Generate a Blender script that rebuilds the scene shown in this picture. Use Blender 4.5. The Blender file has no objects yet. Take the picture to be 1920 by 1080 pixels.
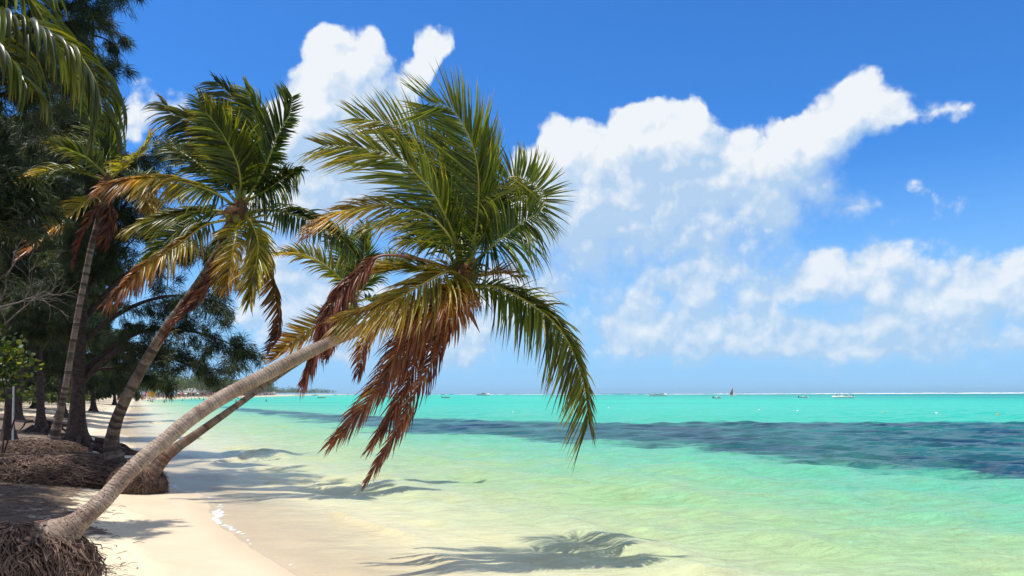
import bpy, math, random
import numpy as np
from mathutils import Vector, noise as mnoise
random.seed(7); rng = np.random.default_rng(7)
C = bpy.context.scene.collection
scn = bpy.context.scene

# ------------------------------------------------------------ camera
F = 1493.0            # focal length in photo pixels (28 mm on 36 mm)
CAMZ = 2.2
ROLL = math.radians(0.14)
cd = bpy.data.cameras.new('camera'); cam = bpy.data.objects.new('camera', cd); C.objects.link(cam)
cd.lens = 28.0; cd.sensor_width = 36.0; cd.shift_y = (738-540)/1920.0
cd.clip_start = 0.05; cd.clip_end = 60000
cam.location = (0, 0, CAMZ); cam.rotation_euler = (math.radians(90), ROLL, 0)
scn.camera = cam
scn.render.resolution_x = 1024; scn.render.resolution_y = 576
scn.view_settings.view_transform = 'Standard'; scn.view_settings.look = 'None'
scn.view_settings.gamma = 1.0; scn.view_settings.exposure = 0.25

def P(px, py, D):
    """world point that lies at depth D (metres along +Y) behind a photo pixel"""
    dx = (px-960.0); dz = (738.0-py)
    c, s = math.cos(ROLL), math.sin(ROLL)
    return np.array([(dx*c + dz*s)/F*D, D, CAMZ + (dz*c - dx*s)/F*D])

# ------------------------------------------------------------ sun
SUN_DIR = Vector((-0.31, -0.03, 0.92)).normalized()
sd = bpy.data.lights.new('sun', 'SUN'); sun = bpy.data.objects.new('sun', sd); C.objects.link(sun)
sd.energy = 4.4; sd.angle = math.radians(0.53); sd.color = (1.0, 0.955, 0.87)
sun.rotation_euler = SUN_DIR.to_track_quat('Z', 'Y').to_euler(); sun.location = (-20, 10, 40)

# ------------------------------------------------------------ node helpers
class NT:
    def __init__(s, tree): s.t = tree; s.n = tree.nodes; s.l = tree.links
    def node(s, typ, ins=None, **kw):
        nd = s.n.new(typ)
        for k, v in kw.items(): setattr(nd, k, v)
        if ins:
            for k, v in ins.items():
                sock = nd.inputs[k]
                if isinstance(v, bpy.types.NodeSocket): s.l.new(v, sock)
                elif isinstance(v, bpy.types.Node): s.l.new(v.outputs[0], sock)
                else: sock.default_value = v
        return nd
    def math(s, op, a, b=0.0, c=0.0, clamp=False):
        nd = s.node('ShaderNodeMath', {0: a, 1: b, 2: c}, operation=op); nd.use_clamp = clamp
        return nd.outputs[0]
    def vmath(s, op, a, b=(0, 0, 0), scale=None):
        nd = s.n.new('ShaderNodeVectorMath'); nd.operation = op
        for i, v in ((0, a), (1, b)):
            if isinstance(v, bpy.types.NodeSocket): s.l.new(v, nd.inputs[i])
            else: nd.inputs[i].default_value = v
        if scale is not None:
            if isinstance(scale, bpy.types.NodeSocket): s.l.new(scale, nd.inputs['Scale'])
            else: nd.inputs['Scale'].default_value = scale
        return nd.outputs['Value'] if op in ('DOT_PRODUCT', 'LENGTH', 'DISTANCE') else nd.outputs[0]
    def noise(s, vec, scale, detail=4, rough=0.5, dist=0.0, out='Fac'):
        nd = s.node('ShaderNodeTexNoise', {'Vector': vec, 'Scale': scale, 'Detail': detail, 'Roughness': rough, 'Distortion': dist})
        return nd.outputs[out]
    def ramp(s, fac, stops, interp='LINEAR'):
        nd = s.n.new('ShaderNodeValToRGB'); s.l.new(fac, nd.inputs[0]); cr = nd.color_ramp; cr.interpolation = interp
        while len(cr.elements) < len(stops): cr.elements.new(0.5)
        for e, (p, c) in zip(cr.elements, stops):
            e.position = p; e.color = (c[0], c[1], c[2], 1) if hasattr(c, '__len__') else (c, c, c, 1)
        return nd.outputs[0]
    def mapr(s, v, a, b, c=0.0, d=1.0, smooth=False):
        nd = s.node('ShaderNodeMapRange', {0: v, 1: a, 2: b, 3: c, 4: d})
        if smooth: nd.interpolation_type = 'SMOOTHSTEP'
        return nd.outputs[0]
    def mix(s, f, a, b, mode='MIX'):
        nd = s.n.new('ShaderNodeMix'); nd.data_type = 'RGBA'; nd.blend_type = mode
        for k, v in ((0, f), (6, a), (7, b)):
            if isinstance(v, bpy.types.NodeSocket): s.l.new(v, nd.inputs[k])
            elif k == 0: nd.inputs[0].default_value = v
            else: nd.inputs[k].default_value = (v[0], v[1], v[2], 1)
        return nd.outputs[2]
    def attr(s, name, out='Fac'):
        nd = s.n.new('ShaderNodeAttribute'); nd.attribute_name = name; return nd.outputs[out]
def newmat(name):
    m = bpy.data.materials.new(name); m.use_nodes = True; nt = m.node_tree
    for n in list(nt.nodes): nt.nodes.remove(n)
    T = NT(nt); T.out = nt.nodes.new('ShaderNodeOutputMaterial'); return m, T
def surf(T, sock): T.l.new(sock, T.out.inputs['Surface'])

# ------------------------------------------------------------ world: sky + clouds
def vnoise(x, y, sc, seed=0, octs=3):
    """cheap smooth value noise on numpy arrays, about -1..1"""
    out = np.zeros_like(np.asarray(x, float)); amp = 1.0; tot = 0
    r = np.random.default_rng(seed); tab = r.uniform(-1, 1, (256, 256))
    for o in range(octs):
        X = x*sc*2**o + 17.3*o; Y = y*sc*2**o + 31.7*o
        xi = np.floor(X).astype(int); yi = np.floor(Y).astype(int); fx = X-xi; fy = Y-yi
        fx = fx*fx*(3-2*fx); fy = fy*fy*(3-2*fy)
        a = tab[xi % 256, yi % 256]; b = tab[(xi+1) % 256, yi % 256]; c = tab[xi % 256, (yi+1) % 256]; d = tab[(xi+1) % 256, (yi+1) % 256]
        out += amp*((a*(1-fx)+b*fx)*(1-fy) + (c*(1-fx)+d*fx)*fy); tot += amp; amp *= .5
    return out/tot
w = bpy.data.worlds.new('World'); scn.world = w; w.use_nodes = True
wt = w.node_tree
for n in list(wt.nodes): wt.nodes.remove(n)
T = NT(wt)
wout = wt.nodes.new('ShaderNodeOutputWorld')
#@NS
BLOBS = [ # px, py, rx, ry, weight
 (612,105,48,62,1.2),(640,150,75,80,1.2),(700,115,42,62,1.2),(590,200,70,80,1.2),(660,240,110,90,1.2),(560,230,70,70,1.1),(640,330,150,90,1.1),(560,380,130,80,.8),(740,300,80,90,.8),
 (812,92,44,32,1.1),(785,135,40,50,1.0),(745,195,50,55,1.0),(500,215,40,50,.8),(620,440,140,80,.66),(520,310,90,100,.9),
 (285,195,75,45,.62),(230,240,80,60,.6),(350,230,80,50,.5),(430,240,60,60,.55),
 (1052,268,48,42,1.1),(1195,240,62,58,1.2),(1290,228,62,52,1.15),(1240,270,100,60,1.1),(1120,320,130,80,1.2),(1080,400,170,90,1.05),(1270,320,120,80,1.0),(1380,280,80,60,.75),(1010,330,60,70,1.0),
 (1612,178,62,48,1.2),(1650,205,50,45,1.1),(1575,225,80,58,1.2),(1500,265,85,58,1.1),(1420,330,95,65,1.05),(1310,390,110,55,.95),(1430,405,80,55,.9),(1220,400,80,45,.85),(1530,290,60,40,.8),
 (1715,215,100,36,.62),(1790,205,110,28,.5),(1150,470,260,90,.72),(1380,460,180,80,.66),(1060,360,110,120,.95),(1200,300,150,90,1.15),(1480,330,130,90,.9),
 (1590,388,100,44,.62),(1785,388,75,44,.52),(1710,350,60,28,.42),(1455,452,34,14,.5),(1770,285,34,36,.42),(1090,195,34,16,.42),
 (1555,490,50,50,1.0),(1662,480,42,44,1.0),(1600,525,130,50,.95),(1735,470,26,26,.6),(1340,505,85,40,.75),(1900,500,65,60,.95),(1850,560,90,36,.8),(1430,550,110,45,.7),
 (560,580,140,110,.95),(500,480,80,60,.7),(1600,620,120,36,.8),(1180,580,100,36,.68),(1280,620,110,36,.66),(1780,540,80,40,.7),(1480,600,70,22,.75),(1050,620,90,30,.6),(1850,630,90,30,.6),
 (1060,520,140,50,.55),(1300,470,120,40,.6),(950,600,120,40,.5),(1200,545,90,30,.7),(1700,590,80,28,.8),(1560,660,120,20,.6),(1330,665,120,18,.55),
 (372,98,34,10,.48),(310,90,28,10,.42),(500,75,80,16,.38),(320,8,80,18,.45),(180,60,60,20,.3)]
def cloud_map(px, py):
    acc = np.zeros(px.shape)
    for (bx, by, rx, ry, wg) in BLOBS:
        d = np.hypot((px-bx)/rx, (py-by)/ry); m = wg*np.clip(1.32-d, 0, 1)
        acc = np.maximum(acc, m) + .25*np.minimum(acc, m)
    n = vnoise(px, py*1.7, 1/120., 5, 4)
    low = np.clip((py-410)/120, 0, 1)*np.clip((712-py)/40, 0, 1)*(px > 420)*np.clip((px-420)/200, 0, 1)
    return np.clip(np.maximum(acc, low*np.clip(.86+.62*n, 0, 1.05)), 0, 1.4)/1.4
AZ0, AZ1, EL1 = -.64, .64, .54
NR, NC = 22, 62
gaz = np.linspace(AZ0, AZ1, NC); gel = np.linspace(0, EL1, NR)
def cells(daz, del_):
    A, E = np.meshgrid(gaz+daz, gel+del_); px = 960+F*np.tan(A); py = 738-F*np.tan(E)/np.cos(A)
    out = 0
    for ox in (-9, 0, 9):
        for oy in (-7, 0, 7): out = out + cloud_map(px+ox, py+oy)
    return out/9
mapR = cells(0, 0); mapG = cells(-.018, .040)
tc = wt.nodes.new('ShaderNodeTexCoord')
sky = wt.nodes.new('ShaderNodeTexSky'); sky.sky_type = 'NISHITA'; sky.sun_disc = False
sky.sun_elevation = math.asin(SUN_DIR.z); sky.sun_rotation = math.atan2(SUN_DIR.x, SUN_DIR.y)
sky.altitude = 0; sky.air_density = 1.0; sky.dust_density = 0.6; sky.ozone_density = 3.0
sep = T.node('ShaderNodeSeparateXYZ', {0: tc.outputs['Generated']})
azn = T.math('ARCTAN2', sep.outputs[0], sep.outputs[1])
eln = T.math('ARCSINE', sep.outputs[2])
pv = T.node('ShaderNodeCombineXYZ', {0: azn, 1: eln, 2: 0.0}).outputs[0]
nz1 = T.node('ShaderNodeTexNoise', {'Vector': pv, 'Scale': 16.0, 'Detail': 3.0, 'Roughness': .55})
pw = T.vmath('ADD', pv, T.vmath('SCALE', T.vmath('SUBTRACT', nz1.outputs['Color'], (.5, .5, .5)), scale=.045))
sw = T.node('ShaderNodeSeparateXYZ', {0: pw})
ca = T.mapr(sw.outputs[0], AZ0, AZ1); ce = T.math('MULTIPLY', sw.outputs[1], (NR-1)/EL1)
cav = T.node('ShaderNodeCombineColor', {0: ca, 1: ca, 2: 0.0}).outputs[0]
acc = None
for i in range(NR):
    cn = wt.nodes.new('ShaderNodeRGBCurve'); T.l.new(cav, cn.inputs['Color'])
    for ch, M in ((0, mapR), (1, mapG)):
        cu = cn.mapping.curves[ch]; xs = np.linspace(0, 1, NC)
        cu.points[0].location = (0, float(M[i, 0])); cu.points[1].location = (1, float(M[i, -1]))
        for x_, v_ in zip(xs[1:-1], M[i, 1:-1]): cu.points.new(float(x_), float(v_))
    cn.mapping.update()
    hat = T.math('SUBTRACT', 1.0, T.math('ABSOLUTE', T.math('SUBTRACT', ce, float(i))), clamp=True)
    v = T.vmath('SCALE', cn.outputs[0], scale=hat)
    acc = v if acc is None else T.vmath('ADD', acc, v)
sm = T.node('ShaderNodeSeparateXYZ', {0: acc}); cov = T.math('MULTIPLY', sm.outputs[0], 1.4); cov2 = T.math('MULTIPLY', sm.outputs[1], 1.4)
def vor(vec, det):
    return T.node('ShaderNodeTexVoronoi', {'Vector': vec, 'Scale': 27.0, 'Detail': det, 'Roughness': .55, 'Lacunarity': 2.1}).outputs['Distance']
pvw = T.vmath('ADD', pv, T.vmath('SCALE', T.vmath('SUBTRACT', nz1.outputs['Color'], (.5, .5, .5)), scale=.02))
v1 = vor(pvw, 3.0); v2 = vor(T.vmath('ADD', pvw, (-.006, .012, 0)), 1.0)
fb = T.math('SUBTRACT', T.noise(pv, 14.0, 6, .6), .5)
soft = T.mapr(eln, .03, .24, .5, 1.0)
dens = T.math('ADD', cov, T.math('ADD', T.math('MULTIPLY', T.math('SUBTRACT', .5, v1), .36), T.math('MULTIPLY', fb, .60)))
edge = T.mapr(T.math('SUBTRACT', cov, cov2), -.10, .20, .86, .50)
alpha = T.node('ShaderNodeMapRange', {0: dens, 1: .17, 2: edge, 3: 0.0, 4: 1.0}, interpolation_type='SMOOTHSTEP').outputs[0]
alpha = T.math('MULTIPLY', alpha, T.mapr(eln, .02, .22, .74, .96))
lit = T.math('ADD', .36, T.math('MULTIPLY', T.math('SUBTRACT', cov, cov2), 1.05))
lit = T.math('ADD', lit, T.math('MULTIPLY', T.math('SUBTRACT', v2, v1), .95))
lit = T.math('ADD', lit, T.math('MULTIPLY', fb, .5))
CL = 7.4
shc = (.54*CL, .745*CL, 1.0*CL); ltc = (1.03*CL, 1.07*CL, 1.10*CL)
cloud = T.mix(T.mapr(lit, -.05, .85), shc, ltc)
skyc = T.mix(1.0, sky.outputs[0], (0.32, 0.86, 1.50), 'MULTIPLY')
hz = T.mapr(eln, 0.0, .30, 1.0, 0.0, smooth=True)
skyc = T.mix(T.math('MULTIPLY', hz, .85), skyc, (3.1, 5.7, 8.8))
fill_cloud = T.mapr(T.noise(tc.outputs['Generated'], 2.6, 3, .6), .40, .58, 0, .9, smooth=True)  # white cloud cover added outside the view to make shade less blue
fill_cloud = T.math('MULTIPLY', fill_cloud, T.math('GREATER_THAN', eln, 0.0))
bgp = T.node('ShaderNodeBackground', {'Color': T.mix(fill_cloud, skyc, (.98*CL, 1.0*CL, 1.02*CL)), 'Strength': 0.1})
bgc = T.node('ShaderNodeBackground', {'Color': T.mix(alpha, skyc, cloud), 'Strength': 0.1})
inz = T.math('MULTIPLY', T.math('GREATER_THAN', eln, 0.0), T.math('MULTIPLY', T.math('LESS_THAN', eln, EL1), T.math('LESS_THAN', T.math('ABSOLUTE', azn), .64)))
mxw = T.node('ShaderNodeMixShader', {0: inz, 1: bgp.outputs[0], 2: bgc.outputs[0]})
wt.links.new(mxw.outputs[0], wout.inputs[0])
w.cycles.sampling_method = 'MANUAL'; w.cycles.sample_map_resolution = 256
#@SKYEND

# ------------------------------------------------------------ mesh helpers
def unit(v): return v/np.maximum(np.linalg.norm(v, axis=-1, keepdims=True), 1e-9)
class MB:
    def __init__(s): s.v = []; s.f = []; s.n = 0; s.a = {}; s.uv = []
    def add(s, v, f, **attrs):
        v = np.asarray(v, float).reshape(-1, 3); f = np.asarray(f, int)
        s.v.append(v); s.f.append(f + s.n)
        for k, a in attrs.items(): s.a.setdefault(k, []).append((s.n, np.broadcast_to(np.asarray(a, float), (len(v),))))
        s.n += len(v)
    def build(s, name, mat, parent=None, smooth=True, org=None):
        V = np.concatenate(s.v); 
        if org is not None: V = V - np.asarray(org)
        me = bpy.data.meshes.new(name)
        groups = {}
        for f in s.f: groups.setdefault(f.shape[1], []).append(f)
        loops = []; starts = []; c = 0
        for k, fs in groups.items():
            a = np.concatenate(fs); loops.append(a.ravel()); starts.append(c + np.arange(len(a))*k); c += a.size
        loops = np.concatenate(loops); starts = np.concatenate(starts)
        me.vertices.add(len(V)); me.vertices.foreach_set('co', V.astype(np.float32).ravel())
        me.loops.add(len(loops)); me.loops.foreach_set('vertex_index', loops.astype(np.int32))
        me.polygons.add(len(starts)); me.polygons.foreach_set('loop_start', starts.astype(np.int32))
        me.polygons.foreach_set('use_smooth', np.full(len(starts), smooth))
        for k, lst in s.a.items():
            at = me.attributes.new(k, 'FLOAT', 'POINT'); arr = np.zeros(len(V), np.float32)
            for o, a in lst: arr[o:o+len(a)] = a
            at.data.foreach_set('value', arr)
        me.update(calc_edges=True); me.validate()
        me.materials.append(mat)
        o = bpy.data.objects.new(name, me); C.objects.link(o)
        if parent is not None: o.parent = parent
        return o
def thing(name, label, cat, loc, group=None):
    o = bpy.data.objects.new(name, None); C.objects.link(o); o.location = tuple(loc); o.empty_display_size = .3
    o['label'] = label; o['category'] = cat
    if group: o['group'] = group
    return o
def tag(o, label=None, cat=None, group=None, kind=None):
    if label: o['label'] = label
    if cat: o['category'] = cat
    if group: o['group'] = group
    if kind: o['kind'] = kind
    return o
def copy_tree(o, parent=None, loc=None, rz=None, sc=None):
    c = o.copy(); C.objects.link(c)
    if parent is not None: c.parent = parent
    if loc is not None: c.location = tuple(loc)
    if rz is not None: c.rotation_euler = (0, 0, rz)
    if sc is not None: c.scale = (sc, sc, sc)
    for ch in [k for k in bpy.data.objects if k.parent == o]: copy_tree(ch, c)
    return c
def spline(pts, n):
    """Catmull-Rom through pts (k x d), n samples spread by arc length"""
    p = np.asarray(pts, float); p = np.vstack([2*p[0]-p[1], p, 2*p[-1]-p[-2]]); out = []
    for i in range(1, len(p)-2):
        t = np.linspace(0, 1, 24, endpoint=False)[:, None]
        out.append(.5*((2*p[i]) + (-p[i-1]+p[i+1])*t + (2*p[i-1]-5*p[i]+4*p[i+1]-p[i+2])*t**2 + (-p[i-1]+3*p[i]-3*p[i+1]+p[i+2])*t**3))
    out.append(p[-2][None]); q = np.concatenate(out)
    L = np.concatenate([[0], np.cumsum(np.linalg.norm(np.diff(q[:, :3], axis=0), axis=1))])
    s = np.linspace(0, L[-1], n)
    return np.stack([np.interp(s, L, q[:, j]) for j in range(q.shape[1])], 1), L[-1]
def tube(mb, path, rad, sides=8, rfun=None, cap=True, **at):
    path = np.asarray(path, float); n = len(path); rad = np.broadcast_to(np.asarray(rad, float), (n,))
    Tn = unit(np.gradient(path, axis=0))
    ref = np.array([0., 0., 1.]) if abs(Tn[0, 2]) < .9 else np.array([1., 0., 0.])
    A = np.zeros_like(path); a = unit(np.cross(Tn[0], ref))
    for i in range(n):
        a = a - Tn[i]*np.dot(a, Tn[i]); a = a/max(np.linalg.norm(a), 1e-9); A[i] = a
    B = np.cross(Tn, A)
    th = np.linspace(0, 2*math.pi, sides, endpoint=False)
    R = rad[:, None]*np.ones((n, sides))
    if rfun is not None: R = R*rfun(n, th)
    V = path[:, None, :] + R[..., None]*(A[:, None, :]*np.cos(th)[None, :, None] + B[:, None, :]*np.sin(th)[None, :, None])
    i, j = np.meshgrid(np.arange(n-1), np.arange(sides), indexing='ij'); j2 = (j+1) % sides
    Fq = np.stack([i*sides+j, i*sides+j2, (i+1)*sides+j2, (i+1)*sides+j], -1).reshape(-1, 4)
    L = np.concatenate([[0], np.cumsum(np.linalg.norm(np.diff(path, axis=0), axis=1))])
    ats = dict(at)
    ats['len'] = np.repeat(L, sides); 
    V = V.reshape(-1, 3)
    mb.add(V, Fq, **ats)
    if cap:
        for r in (0, n-1):
            idx = np.arange(sides) + r*sides
            c = path[r]; ring = V[idx]
            f = np.stack([np.arange(sides), (np.arange(sides)+1) % sides, np.full(sides, sides)], 1)
            if r == 0: f = f[:, ::-1]
            cat = {k: (v if np.isscalar(v) else 0.0) for k, v in at.items()}
            mb.add(np.vstack([ring, c[None]]), f, len=L[r], **cat)
def lathe(mb, prof, sides=16, org=(0, 0, 0)):
    prof = np.asarray(prof, float); th = np.linspace(0, 2*math.pi, sides, endpoint=False); n = len(prof)
    V = np.stack([prof[:, 0][:, None]*np.cos(th), prof[:, 0][:, None]*np.sin(th), prof[:, 1][:, None]+0*th], -1).reshape(-1, 3)+np.asarray(org)
    i, j = np.meshgrid(np.arange(n-1), np.arange(sides), indexing='ij'); j2 = (j+1) % sides
    mb.add(V, np.stack([i*sides+j, i*sides+j2, (i+1)*sides+j2, (i+1)*sides+j], -1).reshape(-1, 4))
def box(mb, c, s, rz=0.0):
    c = np.asarray(c, float); s = np.asarray(s, float)/2
    v = np.array([[x, y, z] for x in (-1, 1) for y in (-1, 1) for z in (-1, 1)])*s
    ca, sa = math.cos(rz), math.sin(rz); v = np.stack([v[:, 0]*ca-v[:, 1]*sa, v[:, 0]*sa+v[:, 1]*ca, v[:, 2]], 1)+c
    mb.add(v, [[0, 1, 3, 2], [4, 6, 7, 5], [0, 4, 5, 1], [2, 3, 7, 6], [0, 2, 6, 4], [1, 5, 7, 3]])

# ------------------------------------------------------------ coast description
SH = np.array([(45, -80), (8.1, -10), (2.7, 0), (-3.0, 10.5), (-5.2, 14.5), (-9.4, 21.7), (-23.6, 48.3), (-62, 130), (-130, 274), (-168, 380), (-190, 470), (-201, 580), (-250, 820), (-350, 1300), (-440, 2000), (-490, 2500), (-2600, 2900), (-12000, 14000)], float)
def shore_s(x, y):
    xs = np.interp(y, SH[:, 1], SH[:, 0])
    return (x-xs)*np.where(y < 900, .885, .95)
def ground_z(x, y):
    x = np.asarray(x, float); y = np.asarray(y, float)
    s = shore_s(x, y) + .35*vnoise(x, y, .22, 3, 2)
    land = -s
    z = np.where(land > 0, .045*np.minimum(land, 1.6) + .13*np.clip(land-1.6, 0, 2.0) + .10*np.clip(land-3.6, 0, 5) + .012*np.clip(land-8.6, 0, 200),
                 -.055*np.minimum(s, 14) - .03*np.clip(s-14, 0, 60))
    fade = np.clip(land/3, 0, 1)
    z = z + fade*(.05*vnoise(x, y, .7, 5, 3) + .022*vnoise(x, y, 2.6, 6, 2))
    return np.minimum(z, 1.6)
def gz(x, y): return float(ground_z(np.array([x]), np.array([y]))[0])
WEED = np.array([(60, -12), (24, 6), (12.8, 19.4), (8.0, 26), (3.3, 35), (-6.2, 44), (-14.7, 61), (-33, 97), (-52, 140), (-56, 150), (-40, 122), (-26, 98), (-13.6, 77), (-2, 64), (5.8, 58.5), (37, 57), (90, 60), (200, 62), (200, -40)], float)
def poly_sd(x, y, poly):
    P_ = np.stack([x, y], -1); d = np.full(x.shape, 1e9); ins = np.zeros(x.shape, bool)
    for i in range(len(poly)):
        a = poly[i]; b = poly[(i+1) % len(poly)]; e = b-a; wv = P_-a
        t = np.clip((wv@e)/(e@e), 0, 1); q = wv-t[..., None]*e
        d = np.minimum(d, np.hypot(q[..., 0], q[..., 1]))
        c = ((a[1] > y) != (b[1] > y)) & (x < (b[0]-a[0])*(y-a[1])/((b[1]-a[1]) or 1e-9)+a[0]); ins ^= c
    return np.where(ins, d, -d)
def line_d(x, y, pts):
    """distance to a polyline, side-signed, and position along (0..1)"""
    pts = np.asarray(pts, float); best = np.full(x.shape, 1e9); sg = np.zeros(x.shape); tt = np.zeros(x.shape)
    for i in range(len(pts)-1):
        a = pts[i]; b = pts[i+1]; e = b-a; wx = x-a[0]; wy = y-a[1]
        t = np.clip((wx*e[0]+wy*e[1])/(e@e), 0, 1); qx = wx-t*e[0]; qy = wy-t*e[1]; d = np.hypot(qx, qy)
        m = d < best; best = np.where(m, d, best); sg = np.where(m, np.sign(e[0]*wy-e[1]*wx), sg); tt = np.where(m, (i+t)/(len(pts)-1), tt)
    return best*sg, tt
def gpix(px, py, z=0.0):
    dy = (py-738.0) + (px-960)*math.sin(ROLL)
    D = (CAMZ-z)/dy*F
    return ((px-960)/F*D, D)
def fan(y0, y1, rows, cols, amin, amax, d0):
    gsum = np.linspace(0, 1, rows)
    lo, hi = 0.0001, 1.0
    k = math.log((y1-y0)/d0+1)
    ys = y0 + d0*(np.exp(gsum*k)-1)
    a = np.linspace(amin, amax, cols)
    Y = np.repeat(ys[:, None], cols, 1); X = a[None, :]*(Y-y0+9.0)
    i, j = np.meshgrid(np.arange(rows-1), np.arange(cols-1), indexing='ij')
    Fq = np.stack([i*cols+j, i*cols+j+1, (i+1)*cols+j+1, (i+1)*cols+j], -1).reshape(-1, 4)
    return X, Y, Fq

# ------------------------------------------------------------ materials: sand, water
def mat_sand():
    m, T = newmat('sand')
    geo = T.n.new('ShaderNodeNewGeometry'); pos = geo.outputs['Position']
    s = T.attr('shore')
    n1 = T.noise(pos, 1.1, 5, .6); n2 = T.noise(pos, 9.0, 6, .65); n3 = T.noise(pos, 160.0, 3, .7)
    base = T.mix(T.mapr(n1, .3, .7), (.70, .585, .415), (.78, .67, .49))
    base = T.mix(T.mapr(n3, .35, .65, 0, .25), base, (.48, .40, .30))
    # dark needle litter and humus under the trees
    lit = T.attr('litter')
    ln = T.math('ADD', T.noise(pos, 2.3, 8, .68), T.math('MULTIPLY', lit, .36))
    litm = T.mapr(ln, .64, .80, 0, .95, smooth=True)
    base = T.mix(litm, base, T.mix(T.mapr(n2, .3, .7), (.045, .03, .024), (.20, .135, .10)))
    # tide-wet band
    sw = T.math('ADD', s, T.math('MULTIPLY', T.math('SUBTRACT', T.noise(pos, .55, 4, .55), .5), 1.5))
    wet = T.mapr(sw, -1.75, -1.45, 0, 1, smooth=True)
    wet2 = T.mapr(sw, -.7, -.2, 0, 1, smooth=True)
    base = T.mix(wet, base, T.mix(1.0, base, (.92, .89, .87), 'MULTIPLY'))
    base = T.mix(wet2, base, T.mix(1.0, base, (.88, .86, .82), 'MULTIPLY'))
    rough = T.mapr(wet, 0, 1, .9, .5)
    h = T.math('ADD', T.math('MULTIPLY', n2, .5), T.math('MULTIPLY', n3, .1))
    fp = T.node('ShaderNodeTexVoronoi', {'Vector': pos, 'Scale': 3.4, 'Randomness': 1.0}).outputs['Distance']
    h = T.math('ADD', h, T.math('MULTIPLY', T.mapr(fp, .05, .30, 0, 1, smooth=True), .55))
    bump = T.node('ShaderNodeBump', {'Height': h, 'Strength': T.mapr(wet, 0, 1, .6, .06), 'Distance': .07})
    b = T.node('ShaderNodeBsdfPrincipled', {'Base Color': base, 'Roughness': rough, 'Normal': bump.outputs[0], 'Specular IOR Level': T.mapr(wet, 0, 1, .12, .22)})
    surf(T, b.outputs[0]); return m
def mat_water():
    m, T = newmat('sea_water')
    geo = T.n.new('ShaderNodeNewGeometry'); pos = geo.outputs['Position']
    sp = T.node('ShaderNodeSeparateXYZ', {0: pos}); Y = sp.outputs[1]
    s = T.attr('shore'); weed = T.attr('weed'); foam = T.attr('foam')
    rot = T.node('ShaderNodeMapping', {'Vector': pos, 'Rotation': (0, 0, math.radians(-14)), 'Scale': (1.0, 2.6, 1.0)}).outputs[0]
    nA = T.noise(pos, .35, 5, .6); nB = T.noise(rot, 1.3, 6, .62)
    sj = T.math('ADD', s, T.math('MULTIPLY', T.math('MULTIPLY', T.math('SUBTRACT', nA, .5), s), .9))
    sj = T.math('ADD', sj, T.math('MULTIPLY', T.math('MULTIPLY', T.math('SUBTRACT', nB, .5), s), .55))
    sc = T.math('MULTIPLY', T.math('LOGARITHM', T.math('MAXIMUM', T.math('ADD', sj, 1.0), 1.0), 10.0), 1/3.2)
    def L(d): return math.log10(d+1)/3.2
    col = T.ramp(sc, [(0, (.67, .54, .37)), (L(1.7), (.64, .56, .34)), (L(4.2), (.46, .51, .29)), (L(8), (.30, .47, .23)), (L(14), (.14, .44, .27)), (L(28), (.055, .41, .28)),
                      (L(55), (.030, .44, .305)), (L(160), (.032, .46, .33)), (L(420), (.018, .30, .25)), (L(1000), (.010, .17, .17))])
    # seagrass meadow
    wj = T.math('ADD', weed, T.math('MULTIPLY', T.math('SUBTRACT', T.noise(pos, .22, 6, .65), .5), 13.0))
    wj = T.math('ADD', wj, T.math('MULTIPLY', T.math('SUBTRACT', nB, .5), 6.0))
    wm = T.mapr(wj, -1.2, 2.2, 0, 1, smooth=True)
    patch = T.mapr(T.noise(pos, .16, 5, .6), .40, .66, 1.0, .70)
    wcol = T.mix(T.mapr(T.noise(rot, .8, 6, .7), .36, .72), (.002, .021, .038), (.008, .090, .125))
    col = T.mix(T.math('MULTIPLY', wm, patch), col, wcol)
    # long thin streaks farther out
    lp = T.node('ShaderNodeMapping', {'Vector': pos, 'Scale': (.012, .045, 1)}).outputs[0]
    st = T.mapr(T.noise(lp, 1.0, 5, .62), .54, .64, 0, 1, smooth=True)
    st = T.math('MULTIPLY', st, T.mapr(Y, 110, 260, 0, .8))
    col = T.mix(st, col, (.012, .17, .19))
    col = T.mix(1.0, col, T.ramp(nB, [(.3, .84), (.5, 1.0), (.7, 1.12)]), 'MULTIPLY')
    fn = T.noise(pos, 7.0, 6, .7)
    fm = T.mapr(T.math('ADD', foam, T.math('MULTIPLY', T.math('SUBTRACT', fn, .5), 1.5)), .5, .72, 0, 1, smooth=True)
    col = T.mix(fm, col, (.93, .93, .91))
    # ripples
    wv1 = T.noise(T.node('ShaderNodeMapping', {'Vector': pos, 'Rotation': (0, 0, math.radians(-20)), 'Scale': (1, 2.2, 1)}).outputs[0], 2.6, 6, .62, .4)
    wv2 = T.noise(T.node('ShaderNodeMapping', {'Vector': pos, 'Rotation': (0, 0, math.radians(9)), 'Scale': (.35, 1, 1)}).outputs[0], .55, 6, .65, .3)
    hh = T.math('ADD', T.math('MULTIPLY', wv1, .35), T.math('MULTIPLY', wv2, 1.0))
    near = T.mapr(s, .2, 5, .10, 1.0)
    bump = T.node('ShaderNodeBump', {'Height': hh, 'Strength': T.math('MULTIPLY', near, 1.0), 'Distance': .36})
    b = T.node('ShaderNodeBsdfPrincipled', {'Base Color': col, 'Roughness': T.mapr(Y, 20, 200, .16, .35), 'IOR': 1.33, 'Normal': bump.outputs[0], 'Specular IOR Level': .15})
    tr = T.node('ShaderNodeBsdfTransparent', {'Color': (.97, .985, .98, 1)})
    a = T.mapr(T.math('ADD', s, T.math('MULTIPLY', T.math('SUBTRACT', nA, .5), 1.2)), -.6, 2.4, .30, 1.0, smooth=True)
    a = T.math('MAXIMUM', a, fm)
    mx = T.node('ShaderNodeMixShader', {0: a, 1: tr.outputs[0], 2: b.outputs[0]})
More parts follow.
